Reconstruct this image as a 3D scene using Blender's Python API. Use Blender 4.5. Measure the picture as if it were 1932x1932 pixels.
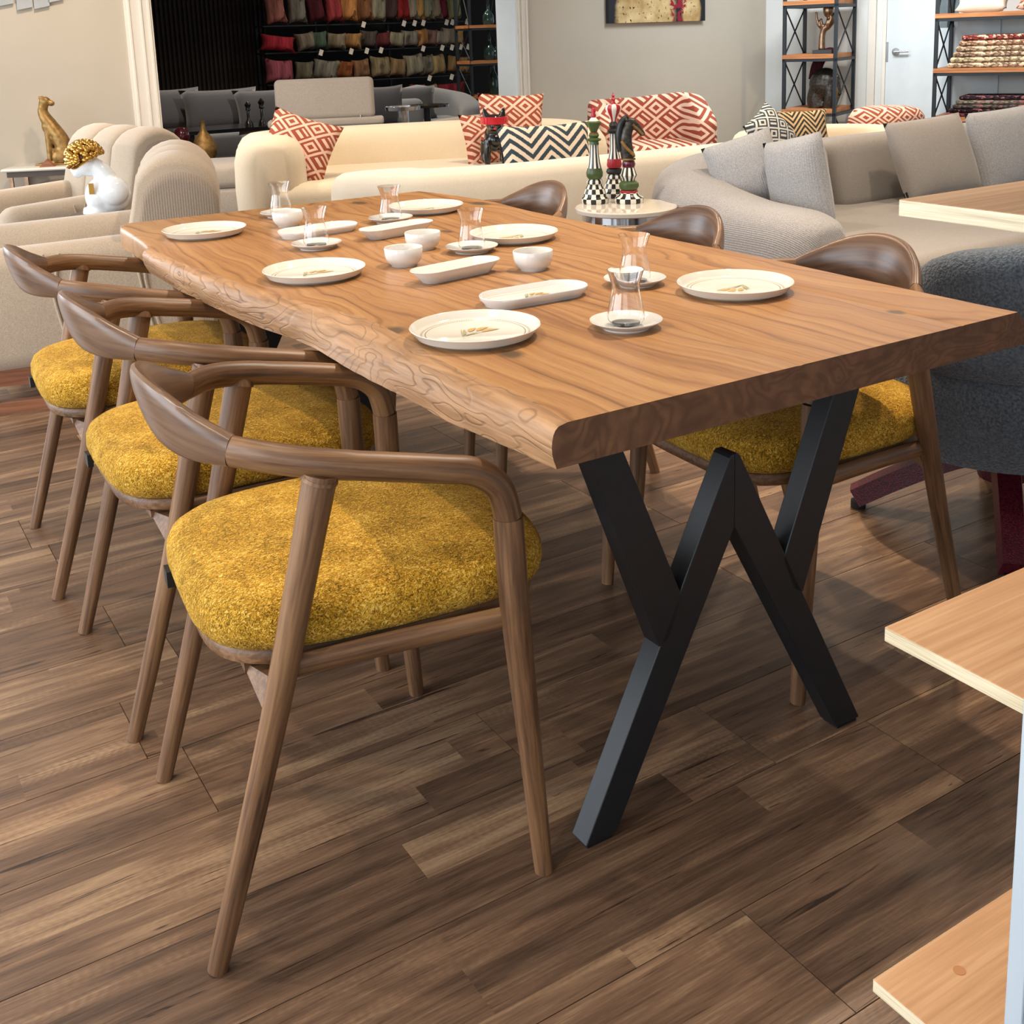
import bpy, bmesh, math, random
from mathutils import Vector, Matrix, noise as mnoise
random.seed(7)
sc = bpy.context.scene
for o in list(bpy.data.objects): bpy.data.objects.remove(o)
C = sc.collection
PI = math.pi
# ------------------------------------------------------------------ camera
F, PCX, PCY, PITCH, ROLL, CAMZ = 2151.789, 966.0, 511.83, 0.201238, -0.035421, 1.2534
fw = Vector((0, math.cos(PITCH), -math.sin(PITCH))); r0 = Vector((1, 0, 0)); u0 = r0.cross(fw)
rv = r0*math.cos(ROLL)+u0*math.sin(ROLL); uv = -r0*math.sin(ROLL)+u0*math.cos(ROLL)
cam = bpy.data.cameras.new('camera'); camo = bpy.data.objects.new('camera', cam); C.objects.link(camo)
M = Matrix((rv, uv, -fw)).transposed().to_4x4(); M.translation = Vector((0, 0, CAMZ)); camo.matrix_world = M
cam.sensor_width = 36; cam.lens = F/1932*36; cam.shift_y = (PCY-966)/1932; cam.clip_start = .02; cam.clip_end = 100
sc.camera = camo
# ------------------------------------------------------------------ world, exposure, lights
sc.view_settings.view_transform = 'Standard'; sc.view_settings.look = 'None'; sc.view_settings.gamma = 1
sc.view_settings.use_curve_mapping = False; sc.view_settings.exposure = 0.2
w = bpy.data.worlds.new('daylight'); sc.world = w; w.use_nodes = True
bgn = w.node_tree.nodes['Background']; bgn.inputs[0].default_value = (.80, .90, 1.0, 1); bgn.inputs[1].default_value = .9
TYAW = .546783
CT, ST = math.cos(TYAW), math.sin(TYAW)
TX, TY = .05506, 1.41404
def TB(x, y, z=0):            # table/building axes -> world
    return Vector((TX+x*CT-y*ST, TY+x*ST+y*CT, z))
def lamp(name, loc, target, power, color, size=.08, spot=None, blend=.5):
    L = bpy.data.lights.new(name, 'SPOT' if spot else 'AREA')
    L.energy = power; L.color = color
    if spot: L.spot_size = math.radians(spot); L.spot_blend = blend; L.shadow_soft_size = size
    else: L.shape = 'RECTANGLE'; L.size = size[0]; L.size_y = size[1]
    o = bpy.data.objects.new(name, L); C.objects.link(o); o.location = loc
    o.rotation_euler = (Vector(target)-Vector(loc)).to_track_quat('-Z', 'Y').to_euler()
    return o
WARM = (1.0, .83, .64)
# storefront windows: long glazed wall on the left of the building and behind the camera
lamp('window_daylight', TB(-4.3, 1.6, 1.6), TB(0, 1.6, .7), 220, (.86, .93, 1), (5.5, 2.4))
lamp('window_daylight', TB(-3.2, -3.6, 1.7), TB(.2, .6, .6), 45, (.88, .94, 1), (3.0, 2.4))
lamp('window_daylight', (-5.6, 6.2, 1.6), (-2.2, 6.4, .7), 150, (.86, .93, 1), (3.5, 2.4))  # extra area light, added to brighten the left wall and armchairs
# ceiling spots (bulbs at their real height, 2.95 m)
for (x, y, p, sp) in [(1.35, .85, 205, 95), (1.25, 2.6, 120, 95), (-.55, .75, 80, 80), (-1.5, -.5, 80, 85), (-1.7, 2.6, 130, 100), (2.4, .3, 90, 90)]:
    l = TB(x, y, 2.93); lamp('ceiling_height_spot', l, (l.x*.93+.02, l.y*.96, 0), p, WARM, .035, sp, .6)
for (x, y, p) in [(-1.6, 6.4, 150), (.4, 7.2, 185), (2.2, 7.2, 165), (3.2, 9.0, 140), (-2.6, 7.2, 110), (1.2, 4.6, 110), (2.2, 4.9, 100)]:
    lamp('ceiling_height_spot', (x, y, 2.93), (x, y+.25, 0), p, WARM, .06, 115, .7)
lamp('white_wall_fill', (2.6, 9.2, 2.95), (3.6, 10.3, .9), 130, (.82, .92, 1), (1.6, .8))  # unseen cool fill light, added to brighten the white wall and door
for (x, y, p) in [(-3.2, 11.2, 190), (-2.6, 13.0, 110), (-.6, 14.0, 110), (-1.6, 15.2, 80), (-1.3, 10.9, 150)]:  # first and last are unseen spots added to light the cushions and jamb
    lamp('ceiling_height_spot', (x, y, 2.93), (x, y+.4, 0), p, (1, .86, .7), .06, 120, .7)

def ray(px, py):
    v = fw*F+rv*(px-PCX)-uv*(py-PCY); return v/v.y
def at(px, py, Y):            # photo pixel at forward distance Y (m) -> world point
    return Vector((0, 0, CAMZ))+ray(px, py)*Y
def atz(px, py, z):
    v = ray(px, py); return Vector((0, 0, CAMZ))+v*((z-CAMZ)/v.z)
# ------------------------------------------------------------------ materials
def srgb(c):
    return tuple((v/12.92 if v <= .04045 else ((v+.055)/1.055)**2.4) for v in c)
def hexc(h):
    h = h.lstrip('#'); return srgb([int(h[i:i+2], 16)/255 for i in (0, 2, 4)])
MATS = {}
class NT:
    def __init__(s, name, rough=.5, metal=0., spec=.5):
        s.m = bpy.data.materials.new(name); s.m.use_nodes = True; s.t = s.m.node_tree; s.b = s.t.nodes['Principled BSDF']
        s.b.inputs['Roughness'].default_value = rough; s.b.inputs['Metallic'].default_value = metal
        s.b.inputs['Specular IOR Level'].default_value = spec; MATS[name] = s.m
    def n(s, typ, **kw):
        nd = s.t.nodes.new(typ)
        for k, v in kw.items(): setattr(nd, k, v)
        return nd
    def l(s, a, b): s.t.links.new(a, b)
    def sock(s, nd, i, v):
        if v is None: return
        if hasattr(v, 'is_linked') or hasattr(v, 'links'): s.l(v, nd.inputs[i])
        else: nd.inputs[i].default_value = v
    def obj(s): return s.n('ShaderNodeTexCoord').outputs['Object']
    def math(s, op, a, b=None, c=None):
        nd = s.n('ShaderNodeMath', operation=op); s.sock(nd, 0, a); s.sock(nd, 1, b); s.sock(nd, 2, c); return nd.outputs[0]
    def vmath(s, op, a, b=None):
        nd = s.n('ShaderNodeVectorMath', operation=op); s.sock(nd, 0, a); s.sock(nd, 1, b)
        return nd.outputs['Value'] if op in ('LENGTH', 'DOT_PRODUCT', 'DISTANCE') else nd.outputs[0]
    def sep(s, v): nd = s.n('ShaderNodeSeparateXYZ'); s.l(v, nd.inputs[0]); return nd.outputs
    def comb(s, x, y, z=0.): nd = s.n('ShaderNodeCombineXYZ'); s.sock(nd, 0, x); s.sock(nd, 1, y); s.sock(nd, 2, z); return nd.outputs[0]
    def noise(s, v, scale=5., detail=3., rough=.5, dist=0.):
        nd = s.n('ShaderNodeTexNoise'); s.sock(nd, 'Vector', v); nd.inputs['Scale'].default_value = scale
        nd.inputs['Detail'].default_value = detail; nd.inputs['Roughness'].default_value = rough; nd.inputs['Distortion'].default_value = dist
        return nd.outputs['Fac']
    def white(s, v, dim='3D'):
        nd = s.n('ShaderNodeTexWhiteNoise', noise_dimensions=dim); s.sock(nd, 'Vector', v); return nd.outputs['Value']
    def vor(s, v, scale, feat='F1', out='Distance'):
        nd = s.n('ShaderNodeTexVoronoi', feature=feat); s.sock(nd, 'Vector', v); nd.inputs['Scale'].default_value = scale; return nd.outputs[out]
    def ramp(s, fac, stops, interp='LINEAR'):
        nd = s.n('ShaderNodeValToRGB'); s.sock(nd, 0, fac); cr = nd.color_ramp; cr.interpolation = interp
        while len(cr.elements) < len(stops): cr.elements.new(.5)
        for e, (p, c) in zip(cr.elements, stops):
            e.position = p; e.color = (*c, 1) if len(c) == 3 else c
        return nd.outputs[0]
    def mix(s, fac, a, b, mode='MIX'):
        nd = s.n('ShaderNodeMix', data_type='RGBA', blend_type=mode)
        s.sock(nd, 0, fac)
        for i, v in ((6, a), (7, b)):
            if isinstance(v, tuple): nd.inputs[i].default_value = (*v, 1) if len(v) == 3 else v
            else: s.l(v, nd.inputs[i])
        return nd.outputs[2]
    def rng(s, v, a, b, c=0., d=1.):
        nd = s.n('ShaderNodeMapRange'); s.sock(nd, 0, v)
        for i, q in ((1, a), (2, b), (3, c), (4, d)): nd.inputs[i].default_value = q
        return nd.outputs[0]
    def scale(s, v, x, y, z): return s.vmath('MULTIPLY', v, (x, y, z))
    def col(s, c): s.sock(s.b, 'Base Color', (*c, 1) if isinstance(c, tuple) else c); return s
    def bump(s, h, strength=.3, dist=.002):
        nd = s.n('ShaderNodeBump'); nd.inputs['Strength'].default_value = strength; nd.inputs['Distance'].default_value = dist
        s.l(h, nd.inputs['Height']); s.l(nd.outputs[0], s.b.inputs['Normal']); return s
    def rnd(s): return s.n('ShaderNodeObjectInfo').outputs['Random']

def plain(name, c, rough=.5, metal=0., spec=.5, var=.06, nscale=8.):
    t = NT(name, rough, metal, spec); f = t.noise(t.obj(), nscale, 3)
    c2 = tuple(max(0, v*(1-var*2)) for v in c); c3 = tuple(min(1, v*(1+var)) for v in c)
    t.col(t.ramp(f, [(.3, c2), (.7, c3)])); return t
def fabric(name, c, scale=350., var=.25, bump=.5, rough=.95, dark=None, big=.08, dist=.0015, sheen=.3, stripe=None):
    t = NT(name, rough, 0, .15); o = t.obj()
    a = t.noise(o, scale, 2, .6); b = t.noise(o, 4., 2)
    f = t.math('ADD', t.math('MULTIPLY', a, 1-big*2), t.math('MULTIPLY', b, big*2))
    d = dark or tuple(v*(1-var) for v in c); l = tuple(min(1, v*(1+var*.5)) for v in c)
    t.col(t.ramp(f, [(.32, d), (.68, l)]))
    h = a
    if stripe:
        x = t.math('ADD', t.sep(o)[stripe[0]], t.math('MULTIPLY', t.sep(o)[2], stripe[3])) if len(stripe) > 3 else t.sep(o)[stripe[0]]; sw = t.math('SINE', t.math('MULTIPLY', x, stripe[1])); h = t.math('ADD', a, t.math('MULTIPLY', sw, stripe[2]))
        t.col(t.ramp(t.math('ADD', f, t.math('MULTIPLY', sw, stripe[2]*.05)), [(.32, d), (.68, l)]))
    t.bump(h, bump, dist)
    t.b.inputs['Sheen Weight'].default_value = sheen; t.b.inputs['Sheen Roughness'].default_value = .5
    return t
def wood(name, dark, mid, light, axis=1, fine=90., long=3., rough=.42, bump=.12, spec=.4, gnarl=.25, rand=True, grain=False):
    t = NT(name, rough, 0, spec); o = t.obj()
    if grain: nd = t.n('ShaderNodeAttribute'); nd.attribute_name = 'grain'; o = nd.outputs['Vector']
    if rand:
        r = t.rnd(); o = t.vmath('ADD', o, t.comb(t.math('MULTIPLY', r, 7.3), t.math('MULTIPLY', r, 3.1), t.math('MULTIPLY', r, 5.7)))
    s1 = [fine]*3; s1[axis] = long; s2 = [fine*.12]*3; s2[axis] = long*.35
    g = t.noise(t.scale(o, *s1), 1., 4, .6, .3); b = t.noise(t.scale(o, *s2), 1., 3, .5, gnarl)
    f = t.math('ADD', t.math('MULTIPLY', g, .6), t.math('MULTIPLY', b, .4))
    t.col(t.ramp(f, [(.34, dark), (.5, mid), (.64, light)])); t.bump(g, bump, .001); return t

# ---- concrete materials
CH_D, CH_M, CH_L = hexc('#422d1d'), hexc('#6e4e34'), hexc('#8a6745')
wood('chair_wood', CH_D, CH_M, CH_L, 2, 130, 6, .44, .12, grain=True)
wood('chair_wood_rail', CH_D, CH_M, CH_L, 2, 130, 6, .42, .12, grain=True)
wood('chair_wood_back', hexc('#48342a'), hexc('#664c3a'), hexc('#785c45'), 2, 90, 6, .3, .06, .5, grain=True)
# yellow chenille
t = NT('mustard_chenille', .9, 0, .2); o = t.obj()
a = t.noise(t.scale(o, 190., 330., 190.), 1., 2, .6, 1.5); b = t.noise(o, 600., 2); c = t.noise(o, 18., 3)
f = t.math('ADD', t.math('ADD', t.math('MULTIPLY', a, .62), t.math('MULTIPLY', b, .2)), t.math('MULTIPLY', c, .18))
t.col(t.ramp(f, [(.40, hexc('#624810')), (.46, hexc('#a07218')), (.53, hexc('#c69222')), (.60, hexc('#e6c060'))])); t.bump(a, 1., .004)
t.b.inputs['Sheen Weight'].default_value = .12; t.b.inputs['Sheen Tint'].default_value = (1, .8, .3, 1)
# tabletop
def table_top_mat(name, knots):
    t = NT(name, .38, 0, .45); o0 = t.obj(); r = t.rnd()
    o = t.vmath('ADD', o0, t.comb(t.math('MULTIPLY', r, 3.7), t.math('MULTIPLY', r, 9.1), r))
    warp = t.noise(t.scale(o, 2.2, .9, 2.), 1., 3, .5, .4)
    xyz = t.sep(o)
    xx = t.math('ADD', xyz[0], t.math('MULTIPLY', warp, .42))
    rings = t.noise(t.comb(t.math('MULTIPLY', xx, 38.), t.math('MULTIPLY', xyz[1], .7), 0.), 1., 3, .55, .2)
    fine = t.noise(t.scale(o, 420., 9., 40.), 1., 3, .6)
    lines = t.math('PINGPONG', t.math('MULTIPLY', xx, 26.), .5)
    lines = t.rng(lines, 0., .16, 0., 1.)
    f = t.math('ADD', t.math('ADD', t.math('MULTIPLY', rings, .55), t.math('MULTIPLY', fine, .3)), t.math('MULTIPLY', lines, .12))
    colr = t.ramp(f, [(.33, hexc('#6c4626')), (.48, hexc('#98683a')), (.66, hexc('#b08350'))])
    pr = t.noise(t.scale(o, 900., 24., 1.), 1., 2)
    colr = t.mix(t.rng(pr, .58, .72, 0., .35), colr, hexc('#5e3c20'))
    for (kx, ky, sx, sy) in knots:
        dv = t.vmath('MULTIPLY', t.vmath('SUBTRACT', o0, (kx, ky, .06)), (1/sx, 1/sy, 0))
        dist = t.math('ADD', t.vmath('LENGTH', dv), t.math('MULTIPLY', t.noise(o0, 60., 3), .5))
        colr = t.mix(t.rng(dist, .75, 1.35, .9, 0.), colr, hexc('#4d3a28'))
    t.col(colr); t.bump(t.math('ADD', fine, t.math('MULTIPLY', lines, .4)), .12, .0008)
    t.b.inputs['Coat Weight'].default_value = .25; t.b.inputs['Coat Roughness'].default_value = .32
    return t
KN = [(.043, .585, .028, .034), (.127, .326, .022, .03), (.675, 2.132, .03, .045), (.948, 1.84, .03, .05), (.407, .593, .02, .03), (.80, .13, .015, .02), (.62, 1.45, .015, .03)]
table_top_mat('slab_wood', KN)
t = NT('slab_end_grain', .5, 0, .4); o = t.obj()
dv = t.math('MULTIPLY', t.noise(t.scale(o, 5., 1., 9.), 1., 3, .5, .8), 14.); rr = t.math('PINGPONG', dv, .5)
t.col(t.mix(t.rng(rr, 0., .35, .6, 0.), t.ramp(t.noise(o, 30., 3), [(.3, hexc('#5c3f2b')), (.7, hexc('#78543a'))]), hexc('#4c3221'))); t.bump(rr, .1, .001)
t = NT('slab_live_edge', .5, 0, .4); o = t.obj()
n1 = t.noise(t.scale(o, 9., 4.5, 17.), 1., 2, .45, .4); ct = t.math('PINGPONG', t.math('MULTIPLY', n1, 11.), .5)
base = t.ramp(t.noise(t.scale(o, 60., 5., 130.), 1., 4, .6, .6), [(.3, hexc('#84603f')), (.7, hexc('#b08862'))]); msk = t.rng(t.noise(t.scale(o, 3., 3.5, 9.), 1., 2), .42, .62, .12, 1.)
t.col(t.mix(t.math('MULTIPLY', t.rng(ct, .0, .13, .75, 0.), msk), base, hexc('#66482e'))); t.bump(t.math('ADD', t.rng(ct, 0., .14, 0., 1.), t.noise(t.scale(o, 60., 9., 90.), 1., 2)), .45, .0025)
# floor plank
PW, PLEN = .2165, 1.28
t = NT('laminate_plank', .42, 0, .45); o = t.obj(); r = t.rnd(); q = t.sep(o)
loc = t.n('ShaderNodeObjectInfo').outputs['Location']
r1 = t.math('FLOOR', t.math('MULTIPLY', t.math('ADD', q[1], t.math('MULTIPLY', t.math('SUBTRACT', r, .5), .05)), 1/(PW/2.4)))
so = t.white(t.comb(r1, t.math('MULTIPLY', r, 91.), 3.))
seg = t.math('FLOOR', t.math('ADD', t.math('MULTIPLY', q[0], .95), t.math('MULTIPLY', so, 5.)))
tone = t.white(t.comb(seg, r1, t.math('MULTIPLY', r, 57.)))
off = t.comb(t.math('MULTIPLY', t.math('ADD', tone, r), 13.), t.math('MULTIPLY', r1, 3.3), r)
oo = t.vmath('ADD', o, off)
g1 = t.noise(t.scale(oo, 2.6, 34., 1.), 1., 5, .62, .5); g2 = t.noise(t.scale(oo, 12., 240., 1.), 1., 4, .65)
g3 = t.noise(t.scale(oo, 1.4, 7., 1.), 1., 3, .5, .8)
saw = t.math('SINE', t.math('ADD', t.math('MULTIPLY', t.sep(oo)[0], 420.), t.math('MULTIPLY', g1, 30.)))
f = t.math('ADD', t.math('ADD', t.math('MULTIPLY', g1, .42), t.math('MULTIPLY', g2, .26)), t.math('ADD', t.math('MULTIPLY', g3, .32), t.math('MULTIPLY', t.math('SUBTRACT', tone, .5), .11)))
f = t.math('ADD', f, t.math('MULTIPLY', t.math('MULTIPLY', saw, t.rng(g3, .5, .7, 0., 1.)), .018))
cc = t.ramp(f, [(.33, hexc('#3a2c22')), (.43, hexc('#594435')), (.53, hexc('#735945')), (.65, hexc('#9c8063'))])
crack = t.noise(t.scale(oo, 3., 70., 1.), 1., 4, .6, 1.2)
cc = t.mix(t.rng(crack, .31, .36, .9, 0.), cc, hexc('#2a1d16'))
t.col(cc); t.bump(t.math('ADD', g2, g1), .15, .001)
rough = t.rng(g2, .3, .7, .27, .42); t.l(rough, t.b.inputs['Roughness'])
plain('floor_gap', hexc('#2b211b'), .9)
plain('black_steel', hexc('#14181c'), .42, .0, .5, .1, 60)
plain('black_plastic', hexc('#0c0c0d'), .5)
# porcelain, glass
plain('porcelain', hexc('#dbd8d2'), .08, 0, .6, .01)
t = NT('porcelain_plate', .1, 0, .6); o = t.obj(); q = t.sep(o); rad = t.vmath('LENGTH', t.comb(q[0], q[1], 0.))
ang = t.math('ARCTAN2', q[1], q[0])
inn = t.math('MULTIPLY', t.rng(rad, .0838, .0842, 0., 1.), t.rng(rad, .0858, .0862, 1., 0.))
dots = t.math('MULTIPLY', t.math('MULTIPLY', t.rng(rad, .0895, .09, 0., 1.), t.rng(rad, .0935, .094, 1., 0.)), t.math('GREATER_THAN', t.math('SINE', t.math('MULTIPLY', ang, 140.)), -.2))
up = t.math('GREATER_THAN', q[2], .004)
m1 = t.math('MULTIPLY', t.math('MAXIMUM', inn, dots), up)
t.col(t.mix(t.math('MULTIPLY', m1, .75), hexc('#d8d3c8'), hexc('#7c6e5b')))
plain('gold_print', hexc('#c9a564'), .3); plain('green_print', hexc('#a9a27c'), .35)
t = NT('clear_glass', .0, 0, .5); t.col((1., 1., 1.)); t.b.inputs['Transmission Weight'].default_value = 1.; t.b.inputs['IOR'].default_value = 1.46
# soft furnishing
fabric('beige_upholstery', hexc('#b3a08a'), 300, .22, .5)
fabric('beige_corduroy', hexc('#a08e7c'), 300, .2, .6, stripe=(0, 700., .35), dist=.002)
fabric('cream_boucle', hexc('#d6c6ac'), 380, .16, .6)
fabric('cream_white_boucle', hexc('#d9cebc'), 380, .14, .6)
fabric('grey_weave', hexc('#9a9694'), 200, .3, .8, stripe=(0, 700., .3, .9), dist=.002)
fabric('grey_weave_plain', hexc('#978f87'), 320, .22, .5)
fabric('grey_pillow_weave', hexc('#a3a2a3'), 200, .3, .8, stripe=(0, 700., .3), dist=.002)
fabric('linen_grey', hexc('#a89c8f'), 240, .2, .4)
fabric('slate_boucle', hexc('#5d646c'), 170, .5, 1., dist=.006, big=.02)
fabric('backroom_grey', hexc('#7d8186'), 300, .2, .4)
fabric('charcoal_fabric', hexc('#4a4b50'), 300, .3, .4)
t = NT('red_wrap', .45, 0, .5); o = t.obj(); v = t.vor(o, 260.); t.col(t.ramp(v, [(.1, hexc('#7d1a2c')), (.6, hexc('#3c0b18'))])); t.bump(v, .4, .002)
def diamonds(name, bg, fg, cell, axes=(0, 1), stripe=9.):
    t = NT(name, .95, 0, .1); q = t.sep(t.obj()); a, b = q[axes[0]], q[axes[1]]
    u = t.math('DIVIDE', t.math('ADD', a, t.math('MULTIPLY', b, 1.25)), cell); v = t.math('DIVIDE', t.math('SUBTRACT', a, t.math('MULTIPLY', b, 1.25)), cell)
    fu = t.math('SUBTRACT', t.math('FRACT', u), .5); fv = t.math('SUBTRACT', t.math('FRACT', v), .5)
    d = t.math('MAXIMUM', t.math('ABSOLUTE', fu), t.math('ABSOLUTE', fv))
    ck = t.math('MODULO', t.math('ABSOLUTE', t.math('ADD', t.math('FLOOR', u), t.math('FLOOR', v))), 2.)
    nest = t.math('SINE', t.math('MULTIPLY', d, stripe*PI*.78)); bars = t.math('SINE', t.math('MULTIPLY', fu, stripe*PI*.6))
    inner = t.math('LESS_THAN', d, .3)
    pat = t.mix(t.math('MULTIPLY', inner, ck), nest, bars)
    nz = t.noise(t.obj(), 300., 2)
    k = t.math('GREATER_THAN', t.math('ADD', pat, t.math('MULTIPLY', t.math('SUBTRACT', nz, .5), .7)), .05)
    t.col(t.mix(k, bg, fg)); t.bump(nz, .4, .002); return t
diamonds('red_diamond_fabric', hexc('#d3b19d'), hexc('#8e4a3a'), .17)
diamonds('red_diamond_upholstery', hexc('#d8bfb0'), hexc('#8e4a3e'), .215, (0, 2))
diamonds('red_diamond_cylinder', hexc('#d8bba8'), hexc('#934d3c'), .13, (0, 2))
def chevron(name, bg, fg, period, amp, axes=(0, 1), thick=.0):
    t = NT(name, .95, 0, .1); q = t.sep(t.obj()); a, b = q[axes[0]], q[axes[1]]
    z = t.math('PINGPONG', a, period); y = t.math('ADD', b, t.math('MULTIPLY', z, amp))
    s = t.math('SINE', t.math('MULTIPLY', y, 2*PI/(period*.55))); nz = t.noise(t.scale(t.obj(), 200., 200., 200.), 1., 2)
    k = t.math('GREATER_THAN', t.math('ADD', s, t.math('MULTIPLY', t.math('SUBTRACT', nz, .5), 1.2)), thick)
    t.col(t.mix(k, bg, fg)); t.bump(nz, .4, .002); return t
chevron('black_chevron_fabric', hexc('#d7c4b0'), hexc('#39434a'), .11, 1.0)
chevron('tan_chevron_fabric', hexc('#c2a780'), hexc('#3a3630'), .07, 1.3)
diamonds('black_diamond_fabric', hexc('#c9c4bd'), hexc('#3c454c'), .12)
# walls etc.
plain('wall_tan', hexc('#bdb3a3'), .9, 0, .2, .02, 2.)
plain('wall_white', hexc('#d5d6d2'), .85, 0, .2, .015, 2.)
plain('trim_white', hexc('#dfd8cc'), .5, 0, .4, .01)
plain('ceiling_paint', hexc('#dedbd4'), .9, 0, .2, .01)
plain('slat_dark', hexc('#2c221e'), .6, 0, .3, .2)
plain('dark_panel', hexc('#120e0d'), .8)
plain('door_white', hexc('#cdd4d6'), .45, 0, .4, .03, 5.)
plain('shelf_metal', hexc('#1d2429'), .5, 0, .4)
wood('shelf_wood', hexc('#8a5530'), hexc('#b27445'), hexc('#c68a58'), 0, 60, 3, .55)
wood('oak_top', hexc('#a37850'), hexc('#b38860'), hexc('#c29a72'), 0, 110, 4, .5, .05)
wood('oak_edge', hexc('#a8977a'), hexc('#d3c4a3'), hexc('#e6dabd'), 1, 380, 10, .6, .1)
plain('oak_plug', hexc('#a87244'), .6)
plain('jamb_white', hexc('#e2ebee'), .4, 0, .4, .01); plain('panel_white', hexc('#bac6cf'), .35, 0, .5, .01)
plain('chrome', hexc('#c9cdd2'), .12, 1.); plain('brushed_metal', hexc('#8d8d8c'), .35, 1.)
plain('gold_metal', hexc('#c79a4e'), .22, 1., .5, .1); plain('antique_gold', hexc('#967442'), .5, .65, .5, .25, 30)
plain('bronze', hexc('#9a7c63'), .3, .9, .5, .2, 30); plain('dark_bronze', hexc('#4a443e'), .4, .7, .5, .3, 60)
plain('glazed_white', hexc('#e9edf0'), .08, 0, .6, .01)
plain('marble_top', hexc('#cfc6ba'), .07, 0, .6, .05, 6.); plain('dark_wood_table', hexc('#4b3a2d'), .5)
plain('black_gloss', hexc('#0c0c0e'), .12, 0, .6); plain('red_gloss', hexc('#b51d2a'), .12, 0, .6)
plain('crimson_glaze', hexc('#5c1226'), .15, 0, .6, .3, 20); plain('red_paint', hexc('#a81f2b'), .35); plain('green_paint', hexc('#46592e'), .35, 0, .5, .12)
plain('black_paint', hexc('#191a19'), .35); plain('maroon_plume', hexc('#3c1218'), .9, 0, .2, .3, 80); plain('ivory_paint', hexc('#e2ddce'), .35)
plain('grey_wall_art', hexc('#a8abac'), .6); plain('paper_tag', hexc('#d8d3c8'), .8); plain('teal_glass', hexc('#28423f'), .15, 0, .5, .3, 12)
wood('armchair_base_wood', hexc('#6a3f28'), hexc('#8a5638'), hexc('#9c6848'), 0, 60, 3, .5)
def polar(name, na, nz, ca, cb, zs=0., checker=True):
    t = NT(name, .3, 0, .5); q = t.sep(t.obj()); an = t.math('MULTIPLY', t.math('ADD', t.math('ARCTAN2', q[1], q[0]), PI), na/(2*PI))
    k = t.math('FLOOR', an)
    if checker: k = t.math('ADD', k, t.math('FLOOR', t.math('MULTIPLY', q[2], nz)))
    t.col(t.mix(t.math('GREATER_THAN', t.math('MODULO', t.math('ABSOLUTE', k), 2.), .5), ca, cb)); return t
polar('checker_paint', 16, 42, hexc('#e6e0d2'), hexc('#1c1d1b')); polar('stripe_paint', 18, 1, hexc('#e6e0d2'), hexc('#232522'), 0, False)
polar('crown_stripe', 10, 1, hexc('#e6e0d2'), hexc('#a81f2b'), 0, False)
# ------------------------------------------------------------------ helpers
def obj(name, me, parent=None, loc=None, rot=None):
    o = bpy.data.objects.new(name, me); C.objects.link(o)
    if parent: o.parent = parent
    if loc is not None: o.location = loc
    if rot is not None: o.rotation_euler = rot
    return o
def tag(o, label, cat, group=None):
    o['label'] = label; o['category'] = cat
    if group: o['group'] = group
    return o
def thing(name, label, cat, loc=(0, 0, 0), rz=0., group=None):
    o = obj(name, None, None, loc, (0, 0, rz)); o.empty_display_size = .1; return tag(o, label, cat, group)
def struct(o): o['kind'] = 'structure'; return o
def dup(root, label, loc=None, rz=None, group=None):
    def cp(s, p):
        c = s.copy(); C.objects.link(c); c.parent = p
        for ch in list(s.children): cp(ch, c)
        return c
    r = cp(root, None); r['label'] = label
    if loc is not None: r.location = loc
    if rz is not None: r.rotation_euler[2] = rz
    if group: r['group'] = group
    return r
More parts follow.
